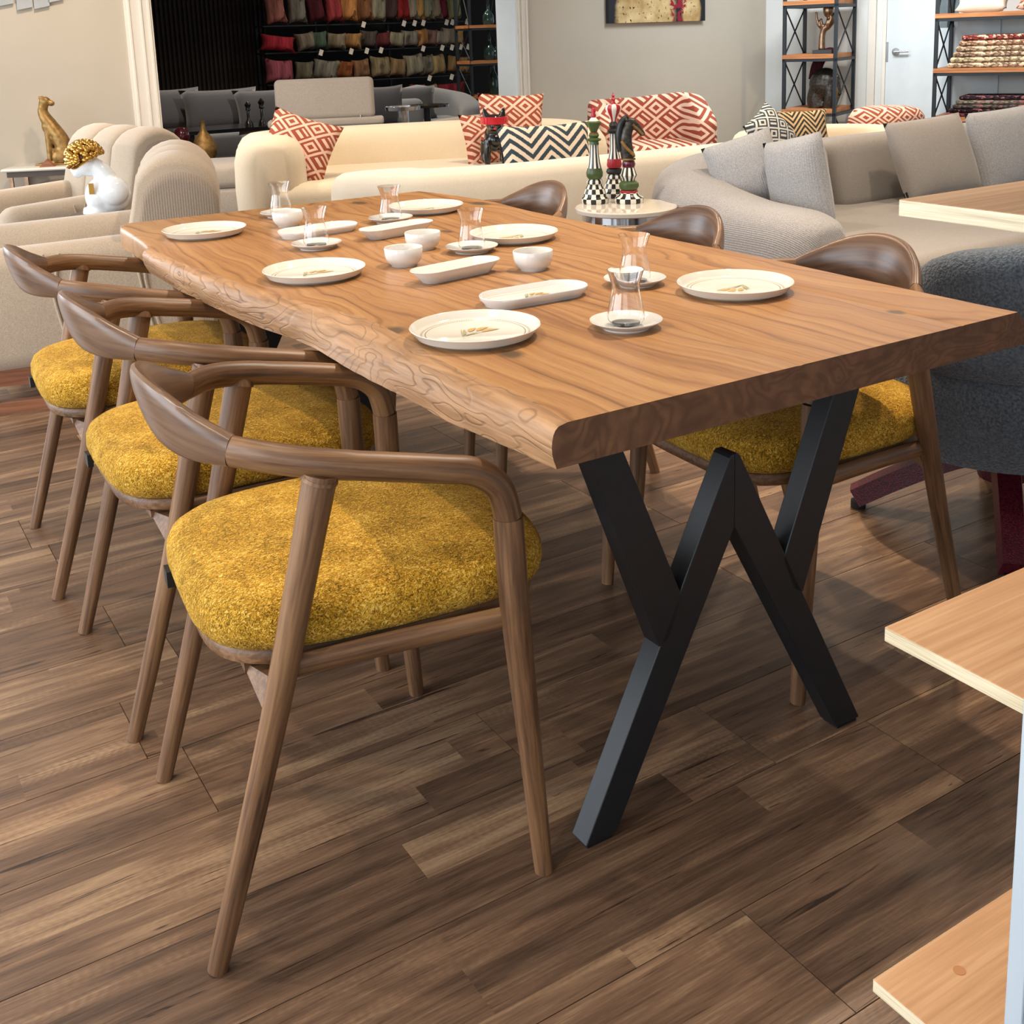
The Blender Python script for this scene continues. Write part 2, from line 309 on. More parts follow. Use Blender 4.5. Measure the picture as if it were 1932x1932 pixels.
class MB:
    def __init__(s): s.v = []; s.f = []; s.mi = []; s.k = 0; s.g = None
    def mat(s, k): s.k = k; return s
    def add(s, vs, fs):
        b = len(s.v); s.v += [tuple(x) for x in vs]; s.gg = [(x[1], x[2], x[0]) for x in vs]; s.g = (s.g or [])+s.gg if len(s.g or []) == b else None; s.f += [tuple(i+b for i in f) for f in fs]; s.mi += [s.k]*len(fs); return s
    def box(s, a, b):
        (x0, y0, z0), (x1, y1, z1) = a, b
        return s.add([(x0, y0, z0), (x1, y0, z0), (x1, y1, z0), (x0, y1, z0), (x0, y0, z1), (x1, y0, z1), (x1, y1, z1), (x0, y1, z1)],
                     [(0, 3, 2, 1), (4, 5, 6, 7), (0, 1, 5, 4), (1, 2, 6, 5), (2, 3, 7, 6), (3, 0, 4, 7)])
    def lathe(s, prof, n=32, c=(0, 0, 0), ax=None):
        m = len(prof); vs = []; fs = []
        for i in range(n):
            a = 2*PI*i/n
            for (r, z) in prof: vs.append((c[0]+r*math.cos(a), c[1]+r*math.sin(a), c[2]+z))
        for i in range(n):
            j = (i+1) % n
            for k in range(m-1): fs.append((i*m+k, j*m+k, j*m+k+1, i*m+k+1))
        return s.add(vs, fs)
    def ell(s, c, r, n=16, m=10, rot=None):
        vs = []; fs = []
        R_ = rot or Matrix.Identity(3)
        for j in range(m+1):
            t_ = PI*j/m
            for i in range(n):
                a = 2*PI*i/n
                p = R_ @ Vector((r[0]*math.sin(t_)*math.cos(a), r[1]*math.sin(t_)*math.sin(a), r[2]*math.cos(t_)))
                vs.append((c[0]+p.x, c[1]+p.y, c[2]+p.z))
        for j in range(m):
            for i in range(n):
                k = (i+1) % n; fs.append((j*n+i, (j+1)*n+i, (j+1)*n+k, j*n+k))
        return s.add(vs, fs)
    def sweep(s, pts, sect, up=(0, 0, 1), cap=True, closed=False):
        # pts: list of Vector; sect(i, u) -> list of (a, b) offsets along side / up axes
        n = len(pts); rings = []
        up = Vector(up)
        for i in range(n):
            p = pts[i]; tn = (pts[min(i+1, n-1)]-pts[max(i-1, 0)]).normalized() if not closed else (pts[(i+1) % n]-pts[i-1]).normalized()
            sd = tn.cross(up)
            if sd.length < 1e-4: sd = tn.cross(Vector((0, 1, 0)))
            sd.normalize(); u2 = sd.cross(tn).normalized()
            rings.append([p+sd*a+u2*b for (a, b) in sect(i, i/max(1, n-1))])
        k = len(rings[0]); vs = [v for r_ in rings for v in r_]; fs = []; acc = 0.; gr = []
        for i in range(n):
            acc += (pts[i]-pts[i-1]).length if i else 0.
            gr += [(a, b, acc) for (a, b) in sect(i, i/max(1, n-1))]
        for i in range(n if closed else n-1):
            i2 = (i+1) % n
            for j in range(k):
                j2 = (j+1) % k; fs.append((i*k+j, i2*k+j, i2*k+j2, i*k+j2))
        if cap and not closed: fs += [tuple(range(k)), tuple((n-1)*k+j for j in reversed(range(k)))]
        s.add(vs, fs)
        if s.g: s.g[-len(gr):] = gr
        return s
    def tube(s, pts, rad, n=14, up=(0, 0, 1)):
        rad = rad if callable(rad) else (lambda i, u, r=rad: (r[i] if isinstance(r, (list, tuple)) else r))
        def sec(i, u):
            r = rad(i, u); rx, ry = r if isinstance(r, tuple) else (r, r)
            return [(rx*math.cos(2*PI*j/n), ry*math.sin(2*PI*j/n)) for j in range(n)]
        return s.sweep(pts, sec, up)
    def mesh(s, name, mats, smooth=True, angle=40):
        me = bpy.data.meshes.new(name); me.from_pydata(s.v, [], s.f)
        for m in (mats if isinstance(mats, (list, tuple)) else [mats]): me.materials.append(MATS[m])
        me.polygons.foreach_set('material_index', s.mi)
        if s.g and len(s.g) == len(s.v):
            at_ = me.attributes.new('grain', 'FLOAT_VECTOR', 'POINT'); at_.data.foreach_set('vector', [c_ for g_ in s.g for c_ in g_])
        bm = bmesh.new(); bm.from_mesh(me); bmesh.ops.recalc_face_normals(bm, faces=bm.faces)
        if smooth:
            for f in bm.faces: f.smooth = True
            la = math.radians(angle)
            for e in bm.edges:
                if len(e.link_faces) == 2 and e.calc_face_angle(0) > la: e.smooth = False
        bm.to_mesh(me); bm.free(); return me
    def build(s, name, mats, parent=None, loc=None, rot=None, smooth=True, angle=40):
        return obj(name, s.mesh(name, mats, smooth, angle), parent, loc, rot)
def crom(pts, k=8):
    pts = [Vector(p) for p in pts]; out = []; n = len(pts)
    for i in range(n-1):
        p0, p1, p2, p3 = pts[max(i-1, 0)], pts[i], pts[i+1], pts[min(i+2, n-1)]
        for j in range(k):
            t_ = j/k; out.append(.5*((2*p1)+(p2-p0)*t_+(2*p0-5*p1+4*p2-p3)*t_*t_+(3*p1-p0-3*p2+p3)*t_**3))
    out.append(pts[-1]); return out
def lerp_tab(tab, x):
    if x <= tab[0][0]: return tab[0][1]
    for (a, va), (b, vb) in zip(tab, tab[1:]):
        if x <= b: return va+(vb-va)*(x-a)/(b-a)
    return tab[-1][1]
def rbox(name, sx, sy, sz, r, mat, parent=None, loc=None, rot=None, seg=4, puff=0.):
    bm = bmesh.new(); bmesh.ops.create_cube(bm, size=1)
    for v in bm.verts: v.co = Vector((v.co.x*sx, v.co.y*sy, (v.co.z+.5)*sz))
    if puff: bmesh.ops.subdivide_edges(bm, edges=bm.edges, cuts=3, use_grid_fill=True)
    if puff:
        for v in bm.verts:
            a, b, c_ = 2*v.co.x/sx, 2*v.co.y/sy, 2*(v.co.z/sz-.5)
            v.co += Vector((a*puff*(1-b*b)*(1-c_*c_), b*puff*(1-a*a)*(1-c_*c_), c_*puff*(1-a*a)*(1-b*b)))
        ed = [e for e in bm.edges if e.calc_face_angle(0) > .7]
    else: ed = bm.edges[:]
    bmesh.ops.bevel(bm, geom=ed, offset=r, segments=seg, profile=.5, affect='EDGES', clamp_overlap=True)
    for f in bm.faces: f.smooth = True
    me = bpy.data.meshes.new(name); bm.to_mesh(me); bm.free(); me.materials.append(MATS[mat])
    return obj(name, me, parent, loc, rot)
def pillow_mesh(w, h, t, mat, n=12, ear=.04):
    vs = []; fs = []
    def g(a): return max(0., 1-abs(a)**2.6)
    for sgn in (1, -1):
        for j in range(n+1):
            for i in range(n+1):
                a, b = 2*i/n-1, 2*j/n-1
                pin = 1-ear*2.2*((1-a*a)*b*b*abs(b)) ; pin2 = 1-ear*2.2*((1-b*b)*a*a*abs(a))
                z = sgn*t/2*(g(a)*g(b))**.5
                vs.append((a*w/2*pin2, b*h/2*pin, z))
    m = (n+1)**2
    for j in range(n):
        for i in range(n):
            q = j*(n+1)+i; fs.append((q, q+1, q+n+2, q+n+1)); fs.append((m+q, m+q+n+1, m+q+n+2, m+q+1))
    mb = MB(); mb.add(vs, fs); me = mb.mesh('pillow', mat, True, 75)
    bm = bmesh.new(); bm.from_mesh(me); bmesh.ops.remove_doubles(bm, verts=bm.verts, dist=1e-5); bm.to_mesh(me); bm.free(); return me
def pillow(name, label, w, h, t, mat, loc, rz, tilt, group=None, n=12, roll=0., lean=0., ear=.04):
    # local x = width, local y = height (stood up by tilt), local z = front normal
    o = obj(name, pillow_mesh(w, h, t, mat, n, ear)); o.matrix_world = Matrix.Translation(loc) @ Matrix.Rotation(lean, 4, 'Y') @ Matrix.Rotation(rz, 4, 'Z') @ Matrix.Rotation(tilt, 4, 'X') @ Matrix.Rotation(roll, 4, 'Z')
    return tag(o, label, 'cushion', group)
def blob(mb, name, mats, parent=None, voxel=.008, smooth=3, loc=None, rot=None):
    o = mb.build(name, mats, parent, loc, rot)
    md = o.modifiers.new('remesh', 'REMESH'); md.mode = 'VOXEL'; md.voxel_size = voxel; md.use_smooth_shade = True
    if smooth: ms = o.modifiers.new('smooth', 'SMOOTH'); ms.iterations = smooth; ms.factor = .5
    return o
# ------------------------------------------------------------------ floor: every plank near the table is an object
fl = struct(obj('floor', MB().box((-9, -5, -.05), (9, 21, -.004)).mesh('floor', 'laminate_plank')))
pm = {}
def plank_mesh(L):
    k = round(L, 2)
    if k not in pm:
        g_ = .0003; c_ = .0006
        a, b = k/2-g_, PW/2-g_
        m_ = MB(); m_.add([(-a, -b, -.0045), (a, -b, -.0045), (a, b, -.0045), (-a, b, -.0045), (-a+c_, -b+c_, 0), (a-c_, -b+c_, 0), (a-c_, b-c_, 0), (-a+c_, b-c_, 0)],
              [(4, 5, 6, 7), (0, 1, 5, 4), (1, 2, 6, 5), (2, 3, 7, 6), (3, 0, 4, 7)]); pm[k] = m_.mesh('plank', 'laminate_plank', False)
    return pm[k]
fixed = {-1: .222, 0: -.55, 3: -.347}
cnt = 0
for row in range(-5, 46):
    yc = -.106+(row+.5)*PW
    if row in fixed: s0 = fixed[row]
    else: s0 = random.uniform(0, PLEN)
    far = row > 19
    Lp = PLEN if not far else 2.4
    x = s0-Lp*6
    while x < 7:
        xc = x+Lp/2; p = TB(xc, yc); x += Lp
        if p.y < .7 or abs(p.x) > .5*p.y+1.35 or p.y > 11.5 or (far and abs(p.x) > .47*p.y+1.2): continue
        o = obj('plank', plank_mesh(Lp), fl, p, (0, 0, TYAW+(PI if random.random() < .5 else 0))); cnt += 1
# ------------------------------------------------------------------ dining table
tab = thing('dining_table', 'long wooden slab dining table with wavy live edge and black W-shaped metal legs', 'table', TB(0, 0), TYAW)
TH, TT = .76, .061
LT = [(0, 0), (.06, .010), (.123, .012), (.226, .006), (.303, .004), (.403, .010), (.506, .022), (.562, .027), (.66, .034), (.72, .030), (.765, .02), (.904, -.01), (1.066, -.04), (1.282, -.062), (1.471, -.079), (1.614, -.088), (1.757, -.09), (1.80, -.072), (1.89, -.062), (2.069, -.051), (2.2, -.047), (2.235, -.04), (2.246, -.025)]
LB = [(0, -.003), (.089, -.009), (.188, -.019), (.254, -.026), (.346, -.024), (.452, -.026), (.538, -.027), (.633, -.030), (.782, -.025), (.863, -.031), (.985, -.051), (1.141, -.065), (1.273, -.072), (1.442, -.081), (1.607, -.082), (1.757, -.080), (1.80, -.066), (1.95, -.055), (2.2, -.048), (2.246, -.03)]
RT = [(0, .956), (.138, .956), (.333, .962), (.589, .974), (.765, .977), (1.152, .975), (1.592, .975), (1.832, .996), (2.02, .985), (2.15, .965), (2.246, .946)]
def wob(y, z, k): return mnoise.noise(Vector((y*k, z*22, 3.1)))
seams = [.434, .809]
NY = 150
ys = sorted(set([2.246*i/NY for i in range(NY+1)]+[1.757, 1.762, 2.235]))
def lx(y, q):   # q 0 top .. 1 bottom
    t_, b_ = lerp_tab(LT, y), lerp_tab(LB, y)
    bul = .008*math.sin(PI*min(1, q*1.05))**.8
    live = 1 if y < 1.757 else 0
    e = min(y, 1.757-y) if live else 0
    n_ = (.0035*wob(y, q*.06, 9)+.002*wob(y, q*.11, 26)) if live else 0
    rnd_ = .013*(1-math.sqrt(max(0, 1-max(0, 1-q/.2)**2)))
    return t_+(b_-t_)*q-bul*(1 if live else .25)-n_*min(1, e*20)+rnd_-.004*(q > 0 and live)
def rx(y, q): return lerp_tab(RT, y)+.03*q+.012*math.sin(PI*q)+.003*wob(y, q*.06+4, 8)
def board(i):
    x0 = None if i == 0 else seams[i-1]+.0003; x1 = None if i == 2 else seams[i]-.0003
    prof = []
    QL = [0, .05, .12, .22, .35, .5, .65, .8, .92, 1.]
    m_ = MB(); rings = []; kind = None
    for y in ys:
        ring = []
        kinds = []
        if x0 is None:
            for q in QL: ring.append((lx(y, q), y, TH-TT*q)); kinds.append('L')
        else: ring += [(x0, y, TH-.0006), (x0, y, TH-TT)]; kinds += ['S', 'S']
        if x1 is None:
            for q in reversed(QL): ring.append((rx(y, q), y, TH-TT*q)); kinds.append('R')
        else: ring += [(x1, y, TH-TT), (x1, y, TH-.0006)]; kinds += ['S', 'S']
        xs = ring[-1][0]; xa = ring[0][0]
        for f_ in (.98, .75, .5, .25, .02):
            ring.append((xa+(xs-xa)*f_, y, TH)); kinds.append('T')
        rings.append(ring); kind = kinds
    k = len(rings[0]); vs = [v for r_ in rings for v in r_]
    m_.v = vs
    for a in range(len(rings)-1):
        for j in range(k):
            j2 = (j+1) % k
            m_.f.append((a*k+j, (a+1)*k+j, (a+1)*k+j2, a*k+j2))
            two = kind[j]+kind[j2]
            m_.mi.append(2 if two in ('LL', 'RR') and (ys[a] < 1.755 or two == 'RR') else 0)
    m_.f += [tuple(range(k)), tuple((len(rings)-1)*k+j for j in reversed(range(k)))]; m_.mi += [1, 1]
    return m_.build('board', ['slab_wood', 'slab_end_grain', 'slab_live_edge'], tab, angle=38)
for i in range(3): board(i)
CXL = .4155
def wframe(y0):
    y1 = y0+.04
    def bar(poly, name='leg_bar'):
        m_ = MB(); n = len(poly)
        m_.add([(x, y0, z) for x, z in poly]+[(x, y1, z) for x, z in poly], [tuple(range(n)), tuple(range(2*n-1, n-1, -1))]+[(i, (i+1) % n, n+(i+1) % n, n+i) for i in range(n)])
        o = m_.build(name, 'black_steel', tab, smooth=False)
        md = o.modifiers.new('bevel', 'BEVEL'); md.width = .0018; md.segments = 2; md.limit_method = 'ANGLE'; return o
    for s in (1, -1):
        X = lambda x: CXL+s*(x-CXL)
        db = bar([(X(.107), .006), (X(.166), .006), (X(.4154), .462), (X(.4154), .588), (X(.409), .588), (X(.404), .583)])
        bar([(X(.1085), TH-TT), (X(.170), TH-TT), (X(.3055), .372), (X(.280), .311), (X(.2575), .300)])
        m_ = MB().box((min(X(.112), X(.161)), y0+.003, 0), (max(X(.112), X(.161)), y1-.003, .006)); m_.build('floor_glide', 'black_plastic', db, smooth=False)
wframe(.12); wframe(2.246-.16)
# ------------------------------------------------------------------ dining chairs
def make_chair(label):
    t_ = thing('dining_chair', label, 'chair', group='dining chairs around the slab table')
    for s in (-1, 1):
        pts = crom([(0, .236*s, 0), (.10, .244*s, .34), (.184, .249*s, .664), (.190, .247*s, .687)], 6)
        n = len(pts)
        MB().tube(pts, lambda i, u: .0140+.0090*min(1, u*1.5)+(.003*math.sin(PI*(u-.86)/.14) if u > .86 else 0)-(.004*max(0, u-.95)/.05), 18, up=(0, 1, 0)).build('leg', 'chair_wood', t_)
        pts = crom([(.489, .275*s, 0), (.472, .272*s, .25), (.459, .269*s, .45), (.455, .267*s, .585)], 6)
        MB().tube(pts, lambda i, u: .0140+.0082*min(1, u*1.5), 18, up=(0, 1, 0)).build('leg', 'chair_wood', t_)
        # arm: sweeps from the backrest joint forward, then bends down into the front leg
        pts = crom([(.093, .170*s, .722), (.14, .218*s, .718), (.20, .246*s, .708), (.28, .258*s, .692), (.355, .264*s, .676), (.407, .266*s, .662), (.442, .267*s, .632), (.455, .267*s, .585)], 8)
        def asec(i, u):
            if u < .35: w_, h_ = .0135+.006*u/.35, .0225-.0015*u/.35
            else: w_, h_ = .0205, .0205
            n_ = 18; return [(w_*math.cos(2*PI*j/n_), h_*math.sin(2*PI*j/n_)) for j in range(n_)]
        m_ = MB().sweep(pts, asec, up=(0, 0, 1) if True else None)
        # frames: use a lateral reference so the bend does not twist
        m_ = MB().sweep(pts, lambda i, u: [(b, a) for a, b in asec(i, u)], up=(0, s, 0) if False else (-.25, 1*s, 0))
        m_.build('arm', 'chair_wood_rail', t_)
        # side rail under the seat
        MB().tube(crom([(.122, .236*s, .424), (.29, .243*s, .425), (.458, .258*s, .426)], 4), (.012) if False else (lambda i, u: (.011, .017)), 12).build('side_rail', 'chair_wood_rail', t_)
    # backrest
    pts = crom([(.093, -.170, .7225), (.052, -.125, .736), (.024, -.065, .750), (.014, 0, .755), (.024, .065, .750), (.052, .125, .736), (.093, .170, .7225)], 8)
    def bsec(i, u):
        k = math.sin(PI*u)**1.25; hh = .0225+.034*k; ww = .0135+.002*k; n_ = 20
        lean = .28*k
        out = []
        for j in range(n_):
            a = 2*PI*j/n_; x_ = ww*math.copysign(abs(math.cos(a))**.8, math.cos(a)); z_ = hh*math.copysign(abs(math.sin(a))**.9, math.sin(a))
            out.append((x_-lean*z_*0-z_*lean*.9, z_))
        return out
    MB().sweep(pts, bsec).build('backrest', 'chair_wood_back', t_)
    # seat frame (ring under the cushion) and cushion
    def outline(k, off=0.):
        pts = []
        for i in range(56):
            a = 2*PI*i/56; ca, sa = math.cos(a), math.sin(a)
            e = 2/4.2
            x_ = .298+(.262+off)*math.copysign(abs(ca)**e, ca)
            wd = .232+off-.02*max(0, -(x_-.298)/.26)**1.5
            wd -= .0*k
            pts.append((x_, wd*math.copysign(abs(sa)**e, sa)))
        return pts
    def loft(levels, mat, name, par):
        m_ = MB(); n = 56; vs = []; fs = []
        for (off, z) in levels: vs += [(x_, y_, z) for x_, y_ in outline(0, off)]
        for a in range(len(levels)-1):
            for j in range(n): fs.append((a*n+j, a*n+(j+1) % n, (a+1)*n+(j+1) % n, (a+1)*n+j))
        fs += [tuple(reversed(range(n))), tuple((len(levels)-1)*n+j for j in range(n))]
        return m_.add(vs, fs).build(name, mat, par, angle=50)
    loft([(-.04, .406), (-.018, .408), (-.006, .416), (-.004, .430), (-.008, .436)], 'chair_wood_rail', 'seat_frame', t_)
    cz = [(-.010, .436), (.0, .441), (.007, .452), (.011, .468), (.010, .486), (.003, .501), (-.012, .512), (-.035, .520), (-.075, .526), (-.12, .530), (-.18, .532)]
    cu = loft(cz, 'mustard_chenille', 'cushion', t_)
    MB().box((.085, -.17, .395), (.11, .17, .408)).build('cross_bar', 'chair_wood_rail', t_)
    for s in (-1, 1):
        m_ = MB(); p = [(.085, .15*s, .405), (.095, .232*s, .365), (.118, .236*s, .405)]
        m_.add([(x_, y_, z_) for x_, y_, z_ in p]+[(x_+.02, y_, z_) for x_, y_, z_ in p], [(0, 1, 2), (5, 4, 3), (0, 3, 4, 1), (1, 4, 5, 2), (2, 5, 3, 0)]); m_.build('corner_brace', 'chair_wood_rail', t_, smooth=False)
    MB().box((.020, .062, .436), (.031, .092, .462)).build('fabric_tag', 'black_plastic', cu)
    return t_
ch = make_chair('mustard-seated wooden armchair nearest the camera, on the live-edge side')
ch.location = TB(-.427, .449); ch.rotation_euler[2] = TYAW-.11
dup(ch, 'mustard-seated wooden armchair in the middle of the live-edge side row of three', TB(-.411, 1.071), TYAW-.015)
dup(ch, 'mustard-seated wooden armchair farthest along the live-edge side, beside the beige armchair', TB(-.413, 1.747), TYAW-.057)
dup(ch, 'mustard-seated wooden armchair across the table, beside the slate grey tub chair', TB(1.175, .475), TYAW+PI-.05)
dup(ch, 'wooden armchair across the table, middle one, its curved back before the grey sofa', TB(1.175, 1.064), TYAW+PI-.07)
dup(ch, 'wooden armchair across the table, nearest the marble side table with chess pieces', TB(1.2, 1.80), TYAW+PI-.03)
# ------------------------------------------------------------------ tableware
def plate_mesh():
    R_ = .1115; p = [(0, .003), (.078, .003), (.080, .0), (.083, .0), (.086, .0035), (.100, .006), (.1085, .0175), (R_, .0205), (.1105, .0215), (.1085, .0205), (.1025, .0105), (.097, .0075), (0, .0068)]
    return MB().lathe(p, 64).mesh('plate', 'porcelain_plate')
def motif_mesh(k=1.):
    m_ = MB(); z = .0080
    def petal(cx, cy, L, W, a, mi):
        n = 10; vs = [(cx, cy, z)]
        for i in range(n):
            t_ = 2*PI*i/n; x_ = L*(.5+.5*math.cos(t_)); y_ = W*math.sin(t_)*(.6+.4*math.cos(t_/2))
            vs.append((cx+x_*math.cos(a)-y_*math.sin(a), cy+x_*math.sin(a)+y_*math.cos(a), z+.0001*mi))
        m_.mat(mi).add(vs, [(0, 1+i, 1+(i+1) % n) for i in range(n)])
    for (cx, cy, a, L) in [(.008, .006, .25, .03), (.010, -.004, -.15, .034), (-.004, .010, .55, .026)]:
        petal(cx*k, cy*k, L*k, .008*k, a, 0); petal(cx*k, cy*k, L*.8*k, .006*k, a+.3, 0)
    for a in (.2, .5, -.1, 2.6, 2.9): petal(-.03*k, -.006*k, .045*k, .0016*k, a*.35, 1)
    petal(-.02*k, 0, .03*k, .004*k, 1.0, 1); petal(-.03*k, -.006*k, .03*k, .003*k, .75, 1)
    return m_.mesh('motif', ['gold_print', 'green_print'], False)
pmesh, mmesh = plate_mesh(), motif_mesh()
plates = [(.136, .456, 'round white dinner plate with gold tulip print at the near live-edge corner of the table'),
          (.701, .432, 'round white dinner plate with tulip print nearest the far right corner of the table front'),
          (.117, 1.125, 'round white dinner plate midway along the live edge of the table'),
          (.099, 1.862, 'round white dinner plate at the far left corner of the table'),
          (.690, 1.225, 'round white dinner plate behind a tea glass in the middle of the far long side'),
          (.750, 1.815, 'round white dinner plate farthest from the camera, behind a tea glass')]
for i, (x, y, lab) in enumerate(plates):
    t_ = thing('dinner_plate', lab, 'plate', TB(x, y, TH), TYAW, 'dinner plates on the slab table')
    dd_ = obj('dish', pmesh, t_); obj('printed_motif', mmesh, dd_, None, (0, 0, .1 if x < .4 else PI+.1))
# saucers with tea glasses
sp = [(0, .002), (.036, .002), (.0375, 0), (.040, 0), (.0415, .003), (.052, .0075), (.0625, .0145), (.0625, .0158), (.0605, .0155), (.050, .0105), (.040, .0068), (.032, .0058), (.030, .0046), (0, .0046)]
smesh = MB().lathe(sp, 48).mesh('saucer', 'porcelain')
gz = .0052
go = [(0, 0), (.020, 0), (.0265, .003), (.0312, .010), (.0322, .018), (.0295, .034), (.0252, .052), (.0236, .062), (.0245, .073), (.0285, .087), (.0318, .0965), (.0320, .0972), (.0312, .0970), (.0275, .087), (.0232, .073), (.0224, .062), (.0240, .052), (.0282, .034), (.0308, .018), (.0296, .0095), (.0245, .0042), (0, .0032)]
gmesh = MB().lathe(go, 40).mesh('tea_glass', 'clear_glass')
sgl = [(.370, .343, 'nearest the camera at the front of the table'), (.594, .608, 'second nearest, just behind the front one'), (.526, 1.15, 'beside two small bowls in the middle of the table'),
       (.257, 1.457, 'before the far long oval plate'), (.58, 1.704, 'before the farthest round plate'), (.382, 2.037, 'at the far left end behind a small bowl')]
for (x, y, lab) in sgl:
    s_ = obj('saucer', smesh, None, TB(x, y, TH), (0, 0, TYAW)); tag(s_, 'round white porcelain saucer '+lab, 'saucer', 'saucers under the tea glasses')
    g_ = obj('tea_glass', gmesh, None, TB(x, y, TH+gz), (0, 0, TYAW)); tag(g_, 'clear waisted tea glass on saucer '+lab, 'glass', 'tea glasses on saucers')
bp = [(0, .003), (.024, .003), (.025, 0), (.028, 0), (.029, .003), (.0375, .0105), (.0415, .0195), (.0428, .026), (.0437, .0415), (.0430, .0425), (.0418, .0415), (.0408, .026), (.0385, .018), (.032, .010), (0, .007)]
bmesh_ = MB().lathe(bp, 48).mesh('bowl', 'porcelain')
for (x, y, lab) in [(.325, 1.107, 'small white porcelain bowl in the table middle, nearer the live edge of two'), (.454, 1.263, 'small white bowl behind another bowl, beside a narrow tray'),
                    (.522, .874, 'small white porcelain bowl standing alone beside the long oval plate'), (.331, 1.846, 'small white porcelain bowl at the far end before a tea glass')]:
    tag(obj('snack_bowl', bmesh_, None, TB(x, y, TH), (0, 0, 0)), lab, 'bowl', 'small bowls on the slab table')
def stadium(hl, hw, n=20):
    out = []
    for i in range(n+1): a = -PI/2+PI*i/n; out.append((hl-hw+hw*math.cos(a), hw*math.sin(a)))
    for i in range(n+1): a = PI/2+PI*i/n; out.append((-hl+hw+hw*math.cos(a), hw*math.sin(a)))
    return out
def stad_loft(levels, mat):
    m_ = MB(); n = None
    vs = []; fs = []
    for (hl, hw, z) in levels:
        st = stadium(hl, hw); n = len(st); vs += [(x, y, z) for x, y in st]
    for a in range(len(levels)-1):
        for j in range(n): fs.append((a*n+j, a*n+(j+1) % n, (a+1)*n+(j+1) % n, (a+1)*n+j))
    fs += [tuple(reversed(range(n))), tuple((len(levels)-1)*n+j for j in range(n))]
    return m_.add(vs, fs).mesh('stadium', mat, True, 50)
om = stad_loft([(.099, .037, .002), (.101, .039, 0), (.104, .042, 0), (.106, .044, .004), (.114, .052, .013), (.115, .0525, .0185), (.1140, .0518, .0195), (.112, .050, .0185), (.109, .047, .0095), (.104, .042, .0072)], 'porcelain')
mo2 = motif_mesh(.75)
def band_mesh():
    m_ = MB(); a = stadium(.1035, .0415); b = stadium(.1022, .0402); n = len(a)
    m_.add([(x, y, .0075) for x, y in a]+[(x, y, .0074) for x, y in b], [(i, (i+1) % n, n+(i+1) % n, n+i) for i in range(n)]); return m_.mesh('band', 'green_print', False)
bnd = band_mesh()
for (x, y, a, lab) in [(.366, .628, .0, 'long oval white serving plate with tulip print near the front of the table'), (.345, 1.66, .15, 'long oval white serving plate behind a tea glass toward the far left')]:
    t_ = thing('oval_plate', lab, 'plate', TB(x, y, TH), TYAW+a, 'oval serving plates'); dd_ = obj('dish', om, t_); obj('printed_motif', mo2, dd_, (0, 0, .0004)); obj('printed_band', bnd, dd_)
bm2 = stad_loft([(.082, .020, .001), (.084, .022, 0), (.087, .025, .002), (.104, .035, .020), (.1125, .0385, .0275), (.1120, .0378, .0285), (.1095, .036, .0275), (.096, .028, .0125), (.090, .022, .0105)], 'porcelain')
for (x, y, a, lab) in [(.352, .913, .18, 'narrow boat-shaped white tray in the middle of the table, nearer the camera'), (.493, 1.487, .2, 'narrow boat-shaped white tray behind the pair of bowls')]:
    tag(obj('boat_tray', bm2, None, TB(x, y, TH), (0, 0, TYAW+a)), lab, 'tray', 'boat trays')
# ------------------------------------------------------------------ display shelf at the right, table-aligned
sh = thing('display_shelf', 'oak board shelf unit with white upright at the right edge of the picture', 'shelf', TB(.194, -.37), TYAW)
for z in (1.072, .577, .104):
    m_ = MB().box((0, -.62, z-.018), (1.1, 0, z)); m_.mi = [0]*6
    m_.mi[5] = 1; m_.mi[3] = 1; m_.mi[2] = 1; m_.mi[4] = 1
    o = m_.build('shelf_board', ['oak_top', 'oak_edge'], sh, smooth=False)
    md = o.modifiers.new('bevel', 'BEVEL'); md.width = .0008; md.segments = 1
pl = atz(1810, 1831, .1042)
MB().lathe([(0, 0), (.0075, 0), (.0075, .0006), (0, .0006)], 20).build('screw_cap', 'oak_plug', sh, Vector(((pl.x-sh.location.x)*CT+(pl.y-sh.location.y)*ST, -(pl.x-sh.location.x)*ST+(pl.y-sh.location.y)*CT, .104)))
up_ = rbox('upright_panel', .016, .36, 1.75, .0015, 'panel_white', sh, (-.0085, -.37, 0), seg=2)
rbox('edge_strip', .004, .02, 1.75, .0012, 'panel_white', up_, (-.0097, .17, 0), seg=2)
rbox('upright_panel', .016, .36, 1.75, .0015, 'panel_white', sh, (1.1085, -.37, 0), seg=2)
# ------------------------------------------------------------------ building shell (axes of the floor planks)
e1 = Vector((CT, ST, 0)); e2 = Vector((-ST, CT, 0))
A0 = 10.0                                     # tan wall: Y = A0 + tan(TYAW) X
def onwall(px, a=A0): # point on a wall parallel to the tan wall, seen at column px
    v = ray(px, 60); k = v.x; Y = a/(1-math.tan(TYAW)*k); return Vector((k*Y, Y, 0))
def wall_box(name, p0, p1, z0, z1, th, mat, parent=None):
    d = (p1-p0); L = d.length; a = math.atan2(d.y, d.x)
    o = MB().box((0, 0, z0), (L, th, z1)).build(name, mat, parent, p0, (0, 0, a), smooth=False); return o
HC = 3.0
pL0, pL1, pR0, pR1 = onwall(-420), onwall(262), onwall(978), onwall(1445)
struct(wall_box('wall_left', pL0, pL1, 0, HC, .28, 'wall_tan')); struct(wall_box('wall_back', pR0, pR1, 0, HC, .28, 'wall_tan'))
struct(wall_box('wall_lintel', pL1, pR0, 2.45, HC, .28, 'wall_tan'))
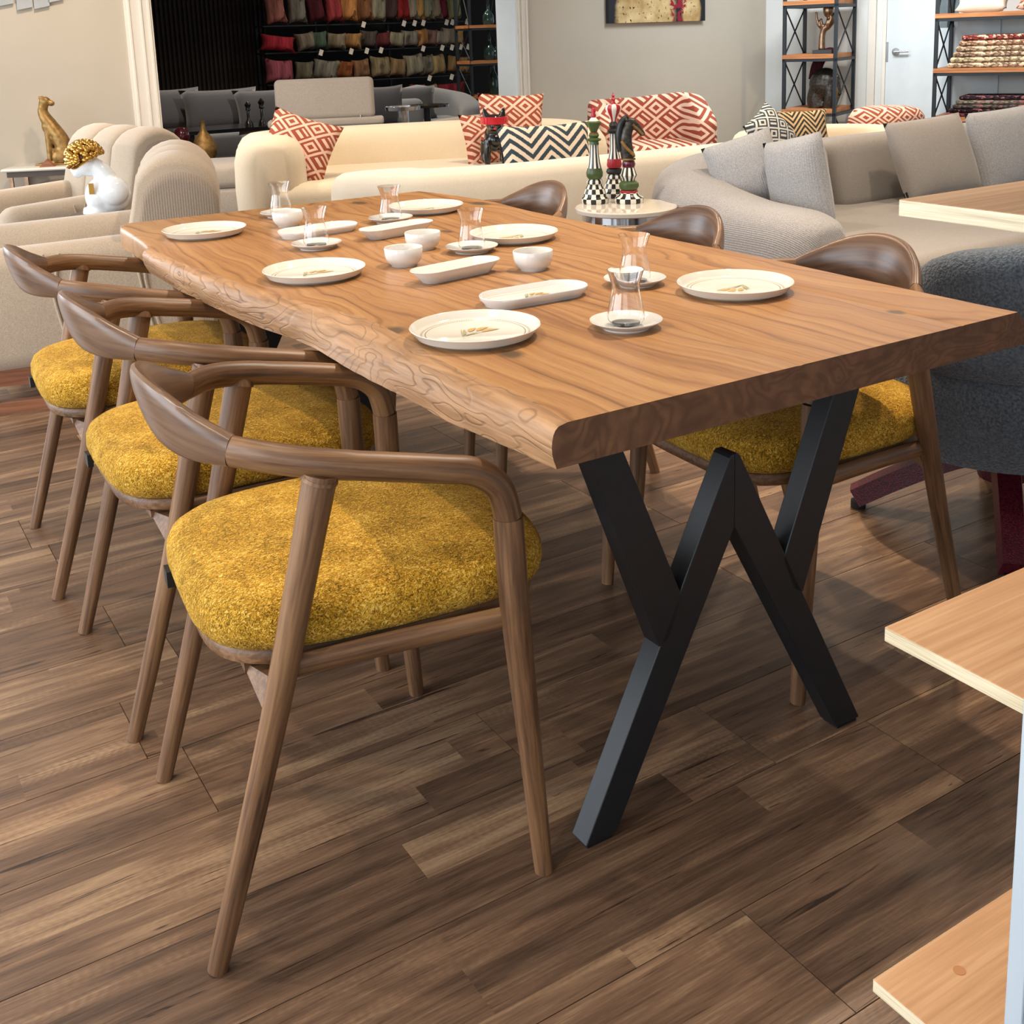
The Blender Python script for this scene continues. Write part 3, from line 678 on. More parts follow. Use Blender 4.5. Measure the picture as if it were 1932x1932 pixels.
# casings and jambs
def casing(p, w, name, side):
    t_ = struct(obj(name, None, None, p, (0, 0, TYAW)))
    MB().box((0 if side > 0 else -w, -.022, 0), (w if side > 0 else 0, 0, 2.45)).build('casing_board', 'trim_white', t_, smooth=False)
    for f in (.12, .42, .86): MB().box(((f*w-.006)*side if side > 0 else -(f*w+.006), -.034, 0), ((f*w+.006) if side > 0 else -(f*w-.006), -.022, 2.45)).build('moulding', 'trim_white', t_, smooth=False)
    return t_
casing(pL1+e1*.10, .19, 'trim_1', -1); casing(pR0-e1*.02, .11, 'trim_2', 1)
t_ = struct(obj('trim_3', None, None, pR0-e1*.02, (0, 0, TYAW))); MB().box((-.02, -.01, 0), (0.0, .30, 2.45)).build('jamb_board', 'jamb_white', t_, smooth=False)
t_ = struct(obj('trim_4', None, None, pL1, (0, 0, TYAW))); MB().box((0, -.01, 0), (.02, .30, 2.45)).build('jamb_board', 'trim_white', t_, smooth=False)
# angled white wall with door
dW = Vector((math.sin(math.radians(57)), -math.cos(math.radians(57)), 0)); pc = pR1.copy(); aW = math.atan2(dW.y, dW.x)
WW = struct(obj('wall_right', MB().box((0, 0, 0), (4.2, .15, HC)).mesh('wall_right', 'wall_white', False), None, pc, (0, 0, aW)))
struct(obj('ceiling', MB().box((-9, -5, HC), (9, 21, HC+.1)).mesh('ceiling', 'ceiling_paint', False)))
pE = pc+dW*4.2
struct(wall_box('wall_side', pE, TB(6.2, -3.5), 0, HC, .15, 'wall_white'))
for n_, s_ in (('baseboard_back', (pR0, pR1)), ('baseboard_left', (pL0, pL1))):
    d = s_[1]-s_[0]; o = MB().box((0, -.015, 0), (d.length, 0, .12)).build(n_, 'trim_white', None, s_[0], (0, 0, TYAW), smooth=False); struct(o)
# back room
AB = 18.6
pB0, pB1, pB2 = onwall(140, AB), onwall(508, AB-.25), onwall(1100, AB)
struct(wall_box('wall_backroom', pB0, pB2, 0, HC, .2, 'dark_panel'))
struct(wall_box('wall_backroom_left', onwall(120, 10.4), onwall(120, 10.4)+e2*9, 0, HC, .1, 'wall_tan'))
def wx(px, Y, py=60): v = ray(px, py); return v.x*Y
# ribbed panel
pa, pb = onwall(248, AB-.12), onwall(506, AB-.12); L = (pb-pa).length
rp = struct(obj('trim_5', MB().box((0, 0, .02), (L, .03, HC-.02)).mesh('ribbed_panel', 'dark_panel', False), None, pa, (0, 0, TYAW)))
sm = MB().box((0, -.03, .02), (.032, 0, HC-.03)).mesh('slat', 'slat_dark', False)
for i in range(int(L/.062)): obj('slat', sm, rp, (.02+i*.062, 0, 0))
# ---------------------------------------------------------------- wall picture
p0, p1 = onwall(1143), onwall(1324); L = (p1-p0).length
t = NT('painting', .5, 0, .4); q = t.sep(t.obj()); o_ = t.obj()
base = (0.012, .013, .018)
def disc(cx, cz, rx_, rz_, soft=.12):
    dv = t.vmath('MULTIPLY', t.vmath('SUBTRACT', o_, (cx, 0., cz)), (1/rx_, 0., 1/rz_)); d = t.math('ADD', t.vmath('LENGTH', dv), t.math('MULTIPLY', t.noise(o_, 9., 2), .25)); return t.rng(d, 1.1-soft, 1.1+soft, 1., 0.)
cA = t.ramp(t.noise(o_, 7., 3), [(.3, hexc('#a6834f')), (.7, hexc('#dcc28e'))])
cl = t.mix(disc(L*.27, .1, L*.2, .32), base, cA); cl = t.mix(disc(L*.48, .2, L*.2, .4), cl, cA); cl = t.mix(disc(L*.85, .13, L*.1, .2), cl, cA)
sp_ = t.math('GREATER_THAN', t.noise(o_, 34., 3), .63); cl = t.mix(sp_, cl, hexc('#2a2522'))
rd = t.math('MULTIPLY', disc(L*.71, .2, L*.09, .22), t.math('GREATER_THAN', t.noise(o_, 20., 3), .5)); cl = t.mix(rd, cl, hexc('#8c1730')); t.col(cl)
pic = thing('wall_picture', 'dark unframed canvas with cream and crimson shapes, cut off at top of picture', 'picture', p0+Vector((0, 0, 1.33))-e2*.05, TYAW)
zb = at(1230, 42, onwall(1230).y).z-1.33
MB().box((0, 0, zb), (L, .045, zb+1.0)).build('canvas', 'painting', pic, smooth=False)
# left wall hanging
wh = thing('wall_art', 'pale grey hanging of tapered strips high on the left wall', 'wall art', onwall(70)+Vector((0, 0, 1.6))-e2*.02, TYAW)
pw = onwall(70)
for px, h_ in ((18, 12), (53, 19), (85, 17), (112, 5)):
    b_ = onwall(px); zz = at(px, h_, b_.y).z-1.6; xx = (b_-pw).dot(e1); m_ = MB()
    m_.add([(xx-.055, 0, zz), (xx+.045, 0, zz+.02), (xx+.07, 0, zz+.5), (xx-.05, 0, zz+.5), (xx-.055, .012, zz), (xx+.045, .012, zz+.02), (xx+.07, .012, zz+.5), (xx-.05, .012, zz+.5)], [(0, 1, 2, 3), (7, 6, 5, 4), (0, 4, 5, 1), (1, 5, 6, 2), (2, 6, 7, 3), (3, 7, 4, 0)])
    m_.build('strip', 'grey_wall_art', wh, smooth=False)
MB().box((-.4, 0, .62), (.4, .02, .68)).build('rail', 'grey_wall_art', wh, smooth=False)
# ---------------------------------------------------------------- white wall: door and shelf units
def onW(px, off=0.):   # point on angled white wall (offset off toward the room)
    n_ = Vector((-dW.y, dW.x, 0)); n_ = -n_ if n_.dot(Vector((0, -1, 0))) < 0 else n_
    q0 = pc+n_*off; k = ray(px, 90).x
    # q0 + s dW : x = k y
    s_ = (k*q0.y-q0.x)/(dW.x-k*dW.y); return q0+dW*s_
nW = Vector((-dW.y, dW.x, 0)); nW = -nW if nW.y > 0 else nW
d0, d1 = onW(1673), onW(1790); L = (d1-d0).length
door = struct(obj('door_1', None, None, d0+nW*.02, (0, 0, aW)))
MB().box((0, 0, 0), (1.0, .03, 2.1)).build('door_leaf', 'door_white', door, smooth=False)
MB().box((-.03, -.01, 0), (-.002, .03, 2.13)).build('door_stop', 'trim_white', door, smooth=False)
MB().box((-.17, -.012, 0), (-.10, .04, 2.2)).build('door_frame', 'trim_white', door, smooth=False)
hz = at(1690, 97, d0.y).z
MB().lathe([(0, 0), (.034, 0), (.034, .012), (.012, .014), (.011, .05), (0, .05)], 20).build('handle_rose', 'brushed_metal', door, (.09, 0, hz), (PI/2, 0, 0))
MB().tube([Vector((.09, -.045, hz)), Vector((.20, -.045, hz)), Vector((.215, -.042, hz))], .010, 12).build('door_handle', 'chrome', door)
MB().box((.0, -.006, hz-.09), (.02, 0, hz+.09)).build('latch_plate', 'brushed_metal', door, smooth=False)
gl = MB().box((.46, -.004, at(1745, 53, d0.y).z), (.64, 0, 2.0)).build('door_glass', 'teal_glass', door, smooth=False)
MB().box((.545, -.012, at(1745, 53, d0.y).z), (.56, -.004, 2.0)).build('glazing_bar', 'shelf_metal', door, smooth=False)
def shelf_unit(name, label, pA, width, depth, zs, top, loc_a, side_x=True):
    t_ = thing(name, label, 'shelf', pA, loc_a)
    s = .028
    for x in (0, width-s):
        for y in (0, -depth+s): MB().box((x, y-s, 0), (x+s, y, top)).build('post', 'shelf_metal', t_, smooth=False)
    for z in zs:
        MB().box((.01, -depth, z-.055), (width-.01, 0, z-.022)).build('shelf_frame', 'shelf_metal', t_, smooth=False)
        MB().box((.005, -depth-.004, z-.028), (width-.005, 0, z)).build('shelf_board', 'shelf_wood', t_, smooth=False)
    zz = sorted(zs)+[top]
    for a, b in zip(zz, zz[1:]):
        for (x) in (s/2, width-s/2):
            for k in ((a+.0, b-.06), (b-.06, a+.0)):
                MB().tube([Vector((x, -depth+s, k[0])), Vector((x, -s, k[1]))], .006, 6, up=(1, 0, 0)).build('cross_brace', 'shelf_metal', t_)
    return t_
# unit 1: its narrow end shows two X braced panels; front faces left
u1 = onW(1476, .72); Y1 = u1.y
zz = [at(1520, y_, Y1).z for y_ in (2, 103, 205)]
U1 = thing('bookcase', 'black metal and wood shelf unit with X braces holding two sculptures', 'shelf', u1, aW)
Wd = (onW(1583, .62)-u1).length; De = .6
def bars(t_, W_, D_, zs, top, step=0):
    s = .03
    for x in (0, W_-s):
        for y in (0, D_-s): MB().box((x, y, 0), (x+s, y+s, top)).build('post', 'shelf_metal', t_, smooth=False)
    for z in zs:
        MB().box((0, 0, z-.062), (W_, D_, z-.035)).build('shelf_frame', 'shelf_metal', t_, smooth=False)
        MB().box((.0, -.004, z-.035), (W_-.03, D_, z+.003)).build('shelf_board', 'shelf_wood', t_, smooth=False)
    zz_ = [.05]+sorted(zs)+[top]
    for a, b in zip(zz_, zz_[1:]):
        for x in (s/2, W_-s/2):
            for k in ((a, b-.06), (b-.06, a)):
                MB().tube([Vector((x, s, k[0])), Vector((x, D_-s, k[1]))], .007, 6, up=(1, 0, 0)).build('cross_brace', 'shelf_metal', t_)
bars(U1, Wd, De, zz, 2.2)
# right neighbouring section of the same unit, darker boards
u2 = onW(1762, .62); Y2 = u2.y; zz2 = [at(1850, y_, Y2).z for y_ in (24, 127, 218)]
U2 = thing('bookcase', 'black metal and wood shelf unit stacked with folded patterned rugs', 'shelf', u2, aW); bars(U2, 1.5, De, zz2, 2.2)
# folded rugs on unit 2
cols = ['#9c4a44', '#b98e72', '#c2a283', '#a98a72', '#c8b08c', '#b79a7e']
def rug_mat(name, c, k):
    t = NT(name, .95, 0, .1); o = t.obj(); q = t.sep(o)
    a = t.vor(t.scale(o, 30., 30., 60.), 1.); st = t.math('SINE', t.math('MULTIPLY', q[2], 260.))
    n_ = t.noise(t.scale(o, 26., 26., 50.), 1., 3); d = hexc(c); dk = tuple(v*.35 for v in d); al = hexc('#d8c4a4') if k else hexc('#8e5b55')
    t.col(t.mix(t.math('GREATER_THAN', n_, .56), t.mix(t.math('GREATER_THAN', a, .55), d, dk), al)); t.bump(t.noise(o, 200., 2), .5, .003)
for i, c_ in enumerate(cols): rug_mat('rug_%d' % i, c_, 1)
dk = ['#3a2b33', '#8b8271', '#5d5650', '#2d2026', '#6d3b40']
for i, c_ in enumerate(dk): rug_mat('rug_dark_%d' % i, c_, 0)
names = ['red-ended', 'rose and cream', 'tan banded', 'brown medallion', 'cream figured', 'faded beige']
def rugs(z0, ztop, n, mats, tagw, labs):
    h_ = (ztop-z0)/n
    for i in range(n):
        k = i/max(1, n-1)
        wd = .86-.16*k
        o = rbox('folded_rug', wd, .36, h_*.97, h_*.42, mats[i % len(mats)], None, u2+dW*(.12+.42+.03*k)-nW*.2+Vector((0, 0, z0+h_*i)), (0, 0, aW), seg=3)
        tag(o, '%s folded rug, %s of the %s rug pile' % (labs[i], ['bottom', 'second from bottom', 'third from bottom', 'fourth from bottom', 'second from top', 'topmost'][i] if n == 6 else ['lowest', 'second lowest', 'middle', 'second highest', 'highest'][i], tagw), 'rug', 'folded rugs')
rugs(zz2[1]+.003, at(1850, 65, Y2).z, 6, ['rug_%d' % i for i in (5, 4, 3, 2, 1, 0)], 'upper', list(reversed(names)))
rugs(zz2[2]+.003, at(1850, 178, Y2).z, 5, ['rug_dark_%d' % i for i in (4, 3, 2, 1, 0)], 'lower', ['red and black', 'black', 'grey floral', 'pale taupe', 'dark plum'])
# cushions on top shelf of unit 2
pillow('throw_cushion', 'pale blush throw cushion on upper board of the rug shelf', .42, .3, .16, 'cream_white_boucle', u2+dW*.36-nW*.18+Vector((0, 0, zz2[0]+.09)), aW, math.radians(25))
pillow('throw_cushion', 'red and cream patterned cushion on upper board of rug shelf', .42, .3, .16, 'red_diamond_fabric', u2+dW*.85-nW*.18+Vector((0, 0, zz2[0]+.1)), aW, math.radians(30))
# sculptures on unit 1: hand and head, helmet
def stand(px, py, par=None): return None
zb1 = zz[1]+.004; hb = u1+dW*((onW(1545, .62)-u1).length)-nW*.2
S1 = thing('hand_sculpture', 'bronze hand cradling a head, small sculpture on middle shelf', 'sculpture', hb+Vector((0, 0, zb1)), aW)
MB().box((-.09, -.06, 0), (.09, .06, .035)).build('plinth', 'black_paint', S1, smooth=False)
m_ = MB(); m_.tube(crom([(-.02, 0, .035), (-.02, 0, .14), (-.01, 0, .2), (.01, 0, .24)], 5), lambda i, u: .036-.006*math.sin(PI*u), 10, up=(0, 1, 0))
for a, l_ in ((-.06, .16), (-.02, .1), (.03, .09), (.06, .12)):
    m_.tube(crom([(.0+a*.3, 0, .22), (a*.9, -.02, .27), (a*1.2, -.02, .22+l_)], 4), lambda i, u: .016-.004*u, 8, up=(0, 1, 0))
m_.tube(crom([(.03, 0, .22), (.085, .0, .29), (.09, 0, .36)], 4), .016, 8, up=(0, 1, 0))
m_.ell((.035, 0, .39), (.05, .052, .07)); m_.ell((.0, 0, .385), (.014, .012, .02))
blob(m_, 'hand', 'bronze', S1, .009, 2)
zb2 = zz[2]+.004; hb = u1+dW*((onW(1553, .62)-u1).length)-nW*.2
S2 = thing('helmet_sculpture', 'dark bronze crested helmet with maroon plume on lower shelf', 'sculpture', hb+Vector((0, 0, zb2)), aW)
m_ = MB(); m_.ell((-.02, 0, .22), (.15, .12, .15)); m_.tube(crom([(-.07, 0, .0), (-.09, 0, .08), (-.06, 0, .2)], 4), lambda i, u: (.10, .09), 14, up=(0, 1, 0)); m_.tube(crom([(.03, -.07, .0), (.05, -.085, .1), (.04, -.08, .2)], 4), lambda i, u: (.05, .03), 10, up=(0, 1, 0)); m_.tube([Vector((.1, -.03, .3)), Vector((.13, -.03, .12))], .02, 8, up=(0, 1, 0))
blob(m_, 'helmet', 'dark_bronze', S2, .009, 2)
m_ = MB(); m_.ell((.045, -.01, .16), (.085, .08, .12)); m_.lathe([(0, 0), (.07, 0), (.06, .1), (0, .1)], 16, (.03, 0, 0)); blob(m_, 'face_guard', 'antique_gold', S2, .01, 3)
MB().sweep(crom([(-.12, 0, .26), (-.10, 0, .38), (-.05, 0, .47), (.02, 0, .51), (.06, 0, .49)], 5), lambda i, u: [(a*(.06-.02*u), b*(.03)) for a, b in [(math.cos(2*PI*j/12), math.sin(2*PI*j/12)) for j in range(12)]], up=(0, 1, 0)).build('plume', 'maroon_plume', S2)
# ---------------------------------------------------------------- rack of cushions in the back room
AR = AB-.75
rk0, rk1 = onwall(497, AR), onwall(888, AR); L = (rk1-rk0).length
RK = thing('cushion_rack', 'tall dark metal rack full of patterned cushions in the back room', 'shelf', rk0, TYAW)
rowz = [(44, 0), (93, 1), (150, 2), (200, 3)]
zr = [at(690, y_, onwall(690, AR).y).z for y_, _ in rowz]
for z in zr: MB().box((0, 0, z-.016), (L, .35, z)).build('shelf_plate', 'shelf_metal', RK, smooth=False)
for f in (0, .27, .62, .98): MB().box((f*L, .31, 0), (f*L+.03, .35, 2.6)).build('post', 'shelf_metal', RK, smooth=False)
cus = [
 [(512, 548, '#a86f66', 'dusty pink'), (556, 585, '#77756b', 'grey and black'), (590, 621, '#4a2028', 'dark maroon'), (624, 654, '#8c3a3e', 'brick red'), (652, 686, '#b07c4a', 'gold striped'), (690, 708, '#7c563c', 'brown'), (709, 737, '#8a8672', 'sage grey'), (739, 759, '#4c3c3a', 'dark figured'), (761, 777, '#8c2c2c', 'red'), (778, 793, '#938b7c', 'grey'), (789, 805, '#b98f55', 'gold'), (806, 822, '#8a8b78', 'pale green'), (823, 836, '#8f806c', 'taupe'), (833, 848, '#6c2a34', 'wine'), (849, 881, '#85845f', 'green kilim')],
 [(499, 562, '#9c2f3c', 'bright red'), (564, 603, '#6f675a', 'grey banded'), (592, 622, '#46574a', 'bottle green'), (624, 660, '#7c7260', 'olive beige'), (657, 689, '#98744a', 'golden tan'), (690, 715, '#4c4642', 'charcoal figured'), (716, 741, '#5d2f30', 'maroon striped'), (740, 769, '#85816c', 'sage'), (769, 795, '#7e7a70', 'grey speckled'), (796, 812, '#a4764a', 'orange panelled'), (812, 826, '#7c5f54', 'cocoa'), (827, 848, '#8e8a7c', 'stone'), (846, 864, '#8f8471', 'floral taupe'), (856, 880, '#b0864a', 'mustard panelled')],
 [(500, 559, '#8a4a55', 'rose'), (561, 593, '#5e5a4c', 'black figured'), (594, 642, '#76736a', 'plain grey'), (639, 668, '#7c4a2c', 'rust'), (669, 702, '#7e5f46', 'tan'), (702, 743, '#7f745a', 'olive linen'), (742, 768, '#7f6a4e', 'camel'), (769, 806, '#85806e', 'putty'), (803, 819, '#6f6a60', 'slate'), (812, 848, '#9b855e', 'straw striped'), (850, 897, '#8c7452', 'medallion tan')],
 [(520, 572, '#7e7c72', 'grey and white'), (764, 785, '#8c7a5a', 'ochre'), (780, 800, '#6c343c', 'crimson banded'), (797, 832, '#8a8069', 'oatmeal'), (828, 884, '#7c2c34', 'deep red')]]
ordn = ['first', 'second', 'third', 'fourth', 'fifth', 'sixth', 'seventh', 'eighth', 'ninth', 'tenth', 'eleventh', 'twelfth', 'thirteenth', 'fourteenth', 'fifteenth']
rown = ['top', 'second', 'third', 'lowest']
def kilim(name, c):
    t = NT(name, .95, 0, .1); o = t.obj(); d = hexc(c)
    n_ = t.noise(t.scale(o, 8., 5., 8.), 1., 3); st = t.noise(t.scale(o, 30., 4., 4.), 1., 2)
    t.col(t.mix(t.math('GREATER_THAN', n_, .6), t.ramp(st, [(.35, tuple(v*.62 for v in d)), (.65, tuple(min(1, v*1.2) for v in d))]), tuple(v*.35 for v in d))); t.bump(t.noise(o, 120., 2), .4, .004)
pcache = {}
for ri, row in enumerate(cus):
    for ci, (a, b, c_, nm) in enumerate(row):
        if c_ not in MATS: kilim(c_, c_)
        pp = onwall((a+b)/2, AR-.16); wd = (b-a)*pp.y/F/CT*.93; wd = max(wd, .2)
        hh = min(.46, zr[ri-1]-zr[ri]-.07) if ri else .46
        hh *= random.uniform(.82, 1.0); yaw = TYAW+random.uniform(-.8, .35)
        pillow('display_cushion', '%s cushion, %s from left on the %s level of the back-room rack' % (nm, ordn[ci], rown[ri]), max(wd*1.08, .3) if wd > .2 else .28, hh, .2, c_,
               Vector((pp.x, pp.y, zr[ri]+hh/2+.002))+e2*.16, yaw, math.radians(random.uniform(76, 88)), 'cushions on the back-room rack', 10, random.uniform(-.16, .16), 0., .1)
        if random.random() < .55 and ri < 3:
            tg = MB().box((-.028, -.003, -.04), (.028, .003, .04)).build('price_tag', 'paper_tag', None, Vector((pp.x, pp.y, zr[ri]-.02))+e1*wd*.35-e2*.1, (0, .35, TYAW), smooth=False)
            tag(tg, 'small pale price tag hanging by the %s cushion on the %s rack level' % (nm, rown[ri]), 'tag', 'price tags on the cushion rack')
# bottle shelf at right of the opening
b0 = onwall(886, 15.2); U3 = thing('bookcase', 'black shelf unit with wooden boards and glass bottles in the back room', 'shelf', b0, TYAW)
Wb = (onwall(945, 15.2)-b0).length; zb = [at(915, y_, b0.y).z for y_ in (47, 115, 181)]
bars(U3, Wb+.06, .4, zb, 2.4)
for k, (z, px) in enumerate([(zb[2], 928), (zb[1], 922), (zb[0], 922), (zb[1], 934)]):
    pp = onwall(px, 15.35); h_ = [.42, .3, .26, .22][k]
    o = MB().lathe([(0, 0), (.06, 0), (.075, h_*.15), (.07, h_*.45), (.05, h_*.6), (.022, h_*.72), (.02, h_*.95), (.028, h_), (0, h_)], 16).build('glass_bottle', 'teal_glass', None, Vector((pp.x, pp.y, z+.004)))
    tag(o, 'dark teal glass bottle on the %s board of the back-room shelf%s' % (['lowest', 'middle', 'upper', 'middle'][k], ', right one' if k == 3 else (', left one' if k == 1 else '')), 'bottle', 'bottles on the back-room shelf')
# ================================================================= furniture of the showroom
def section(w, h, z0, n=20, e=.42):
    out = []
    for j in range(n):
        a = 2*PI*j/n; ca, sa = math.cos(a), math.sin(a)
        out.append((w/2*math.copysign(abs(ca)**e, ca), z0+h/2+h/2*math.copysign(abs(sa)**e, sa)))
    return out
def ridge(pts, tab, name, mat, parent, ends=(.16, .16), e=.5, k=8):
    # upholstered ridge along a plan path; tab: list of (u, width, z0, height)
    P_ = crom([(x, y, 0) for x, y in pts], k); n = len(P_)
    L = [0]
    for a, b in zip(P_, P_[1:]): L.append(L[-1]+(b-a).length)
    T_ = L[-1]
    # add end rings for round caps
    PP = []; SS = []
    for i, p in enumerate(P_):
        u = L[i]/T_; w_ = lerp_tab([(a, b) for a, b, _, _ in tab], u); z0 = lerp_tab([(a, c) for a, _, c, _ in tab], u); h_ = lerp_tab([(a, d) for a, _, _, d in tab], u)
        s_ = 1.
        for dd, r_ in ((L[i], ends[0]), (T_-L[i], ends[1])):
            if r_ > 0 and dd < r_: s_ = min(s_, math.sqrt(max(.02, 1-(1-dd/r_)**2)))
        PP.append(p); SS.append((w_*(.35+.65*s_), z0+h_*(1-s_)*.12, h_*(.76+.24*s_)))
    return MB().sweep(PP, lambda i, u: section(SS[i][0], SS[i][2], SS[i][1], 20, e)).build(name, mat, parent, angle=70)
# ---- cream sofa facing the camera
so = thing('cream_sofa', 'long cream curved sofa with rounded arms facing the dining table', 'sofa', (-.60, 7.92, 0), .20)
MB().box((-.95, -.65, .0), (.95, .3, .12)).build('plinth', 'dark_wood_table', so, smooth=False)
rbox('seat', 2.1, 1.15, .32, .09, 'cream_boucle', so, (0, -.22, .10), seg=5)
ridge([(-1.02, -.78), (-1.03, -.3), (-1.02, .1), (-.8, .4), (0, .46), (.8, .42), (1.03, .15), (1.03, -.2), (1.0, -.55)], [(0, .46, .06, .66), (.2, .42, .06, .64), (.35, .30, .08, .60), (.65, .30, .08, .60), (.8, .40, .06, .61), (1, .44, .06, .60)], 'backrest', 'cream_boucle', so, (.22, .22), .55, 10)
pillow('throw_cushion', 'red and cream diamond cushion leaning on the left arm of the cream sofa', .46, .46, .16, 'red_diamond_fabric', at(563, 279, 7.3), .15, math.radians(62), n=14, roll=-.38)
pillow('throw_cushion', 'red and cream diamond cushion standing at the right end of the cream sofa', .46, .46, .15, 'red_diamond_fabric', at(965, 240, 7.75), .22, math.radians(80), n=14, roll=-.05)
pillow('throw_cushion', 'second red and cream cushion half hidden behind the black dog figurine', .42, .42, .14, 'red_diamond_fabric', at(925, 268, 7.95), .5, math.radians(72), n=14)
# black french bulldog figurine with red visor
dg = thing('dog_figurine', 'glossy black bulldog figurine wearing red glasses on the cream sofa', 'figurine', at(934, 308, 7.45), .1)
m_ = MB(); m_.ell((0, .02, .17), (.065, .09, .085)); m_.ell((0, -.03, .15), (.058, .06, .075))
for sx in (-.045, .05): m_.tube(crom([(sx, -.04, .16), (sx*1.15, -.05, .08), (sx*1.2, -.055, .0)], 4), lambda i, u: .027-.006*u, 10, up=(0, 1, 0))
for sx in (-.05, .055): m_.tube(crom([(sx, .08, .14), (sx*1.2, .1, .07), (sx*1.1, .08, .0)], 4), lambda i, u: .032-.01*u, 10, up=(0, 1, 0))
m_.ell((0, -.07, .27), (.062, .058, .056)); m_.ell((0, -.115, .25), (.04, .035, .032)); m_.tube([Vector((0, -.02, .2)), Vector((0, -.06, .26))], .05, 12, up=(0, 1, 0))
for sx in (-.05, .05): m_.tube(crom([(sx, -.06, .3), (sx*1.15, -.06, .335), (sx*1.35, -.055, .365)], 3), lambda i, u: (.024*(1-u)+.006), 8, up=(0, 1, 0))
blob(m_, 'body', 'black_gloss', dg, .007, 3)
MB().sweep(crom([(-.085, -.06, .285), (-.06, -.125, .285), (0, -.145, .283), (.06, -.125, .285), (.085, -.06, .285)], 5), lambda i, u: [(.006, -.022), (.006, .022), (-.004, .024), (-.004, -.024)]).build('glasses', 'red_gloss', dg)
MB().ell((0, -.148, .236), (.016, .008, .008), 10, 6).build('mouth', 'red_gloss', dg)
# ---- cream sofa with its back to the camera
s2 = thing('cream_sofa', 'low cream sofa seen from behind, left of the grey sectional', 'sofa', Vector((-.36, 5.66, 0)), TYAW)
ridge([(-.06, .85), (-.12, .5), (-.06, .16), (.2, .05), (.9, .02), (1.7, .02), (2.2, .05)], [(0, .36, .10, .46), (.2, .36, .06, .565), (.45, .30, .06, .555), (1, .3, .06, .55)], 'backrest', 'cream_white_boucle', s2, (.2, .1), .5, 10)
rbox('seat', 2.2, .85, .3, .08, 'cream_white_boucle', s2, (1.02, .55, .1), seg=5)
for x in (.1, 1.0, 1.9): MB().box((x, .1, 0), (x+.05, .15, .1)).build('leg', 'black_paint', s2, smooth=False); MB().box((x, .8, 0), (x+.05, .85, .1)).build('leg', 'black_paint', s2, smooth=False)
pillow('throw_cushion', 'black and cream zigzag cushion behind the low cream sofa back', .56, .36, .16, 'black_chevron_fabric', at(1032, 290, 6.42), TYAW-.25, math.radians(68), n=14)
# ---- grey sectional
gs = thing('grey_sectional_sofa', 'large grey woven sectional sofa with sloping rounded arm on the right', 'sofa', (.93, 5.11, 0), TYAW)
ridge([(-.22, -.90), (-.22, -.55), (-.20, -.2), (-.08, .08), (.2, .16), (1.0, .16), (2.0, .16), (2.9, .16)], [(0, .33, .10, .455), (.1, .34, .08, .49), (.2, .36, .08, .55), (.3, .34, .08, .62), (.4, .30, .08, .635), (1, .30, .08, .635)], 'backrest', 'grey_weave', gs, (.2, .1), .55, 10)
rbox('seat', 2.95, 1.25, .32, .06, 'grey_weave_plain', gs, (1.42, -.55, .10), seg=5)
rbox('seat_edge_band', 2.9, .05, .08, .02, 'grey_weave_plain', gs, (1.40, -1.15, .05), seg=3)
for i, (x, w_) in enumerate([(.42, .5), (1.0, .62), (1.72, .78), (2.5, .76)]):
    rbox('back_cushion', w_, .22, .38, .085, 'grey_weave_plain', gs, (x, -.03, .35), (math.radians(-10), 0, 0), seg=5)
for x in (.0, 1.4, 2.75): MB().box((x, -.9, 0), (x+.05, -.85, .1)).build('leg', 'black_paint', gs, smooth=False); MB().box((x, .05, 0), (x+.05, .1, .1)).build('leg', 'black_paint', gs, smooth=False)
def gl_(x, y, z): return gs.location+e1*x+e2*y+Vector((0, 0, z))
for (px, py, Y_, w_, h_, th_, rz, ti, ro, le, lab) in [
    (1408, 325, 4.98, .31, .33, .17, -.1, 66, .0, -.30, 'light grey woven pillow in the corner of the sectional beside its arm'),
    (1508, 350, 4.75, .29, .41, .16, -.8, 76, .0, -.32, 'light grey woven pillow in front, leaning outward from the sectional corner'),
    (1762, 300, 5.42, .44, .42, .18, .35, 68, -.05, -.12, 'taupe pillow with small dark label against the sectional back'),
    (1905, 284, 5.75, .50, .44, .18, .45, 72, .05, 0, 'grey pillow at the right edge of picture on the sectional')]:
    po = pillow('sofa_pillow', lab, w_, h_, th_, 'grey_pillow_weave' if px != 1762 else 'grey_weave_plain', at(px, py, Y_), rz, math.radians(ti), 'pillows on the grey sectional', 16, ro, le, .012)
    if px == 1762: MB().box((-.215, -.17, -.012), (-.19, -.14, .012)).build('fabric_label', 'black_plastic', po, smooth=False)
# ---- marble side table and giant chess pieces
CTZ = .54; ct = atz(1181, 388, CTZ); st_ = thing('side_table', 'round pale marble side table on chrome legs holding giant chess pieces', 'side table', (ct.x, ct.y, 0))
MB().lathe([(0, CTZ-.025), (.205, CTZ-.025), (.215, CTZ-.02), (.217, CTZ-.005), (.213, CTZ), (0, CTZ)], 48).build('table_top', 'marble_top', st_)
MB().lathe([(.165, CTZ-.055), (.188, CTZ-.055), (.188, CTZ-.025), (.165, CTZ-.025), (.165, CTZ-.055)], 40).build('apron_ring', 'chrome', st_)
MB().lathe([(0, .12), (.15, .12), (.15, .135), (0, .135)], 32).build('lower_shelf', 'marble_top', st_)
for k in range(4): a = .5+k*PI/2; MB().tube([Vector((.175*math.cos(a), .175*math.sin(a), 0)), Vector((.175*math.cos(a), .175*math.sin(a), CTZ-.03))], .011, 10, up=(1, 0, 0)).build('leg', 'chrome', st_)
def chess_base(t_, k=1.):
    MB().lathe([(0, 0), (.062, 0), (.066, .01), (.064, .028), (.056, .034), (.052, .055), (.044, .075), (.036, .09), (.040, .098), (.038, .11), (.03, .118), (0, .118)], 32).build('base', 'checker_paint', t_)
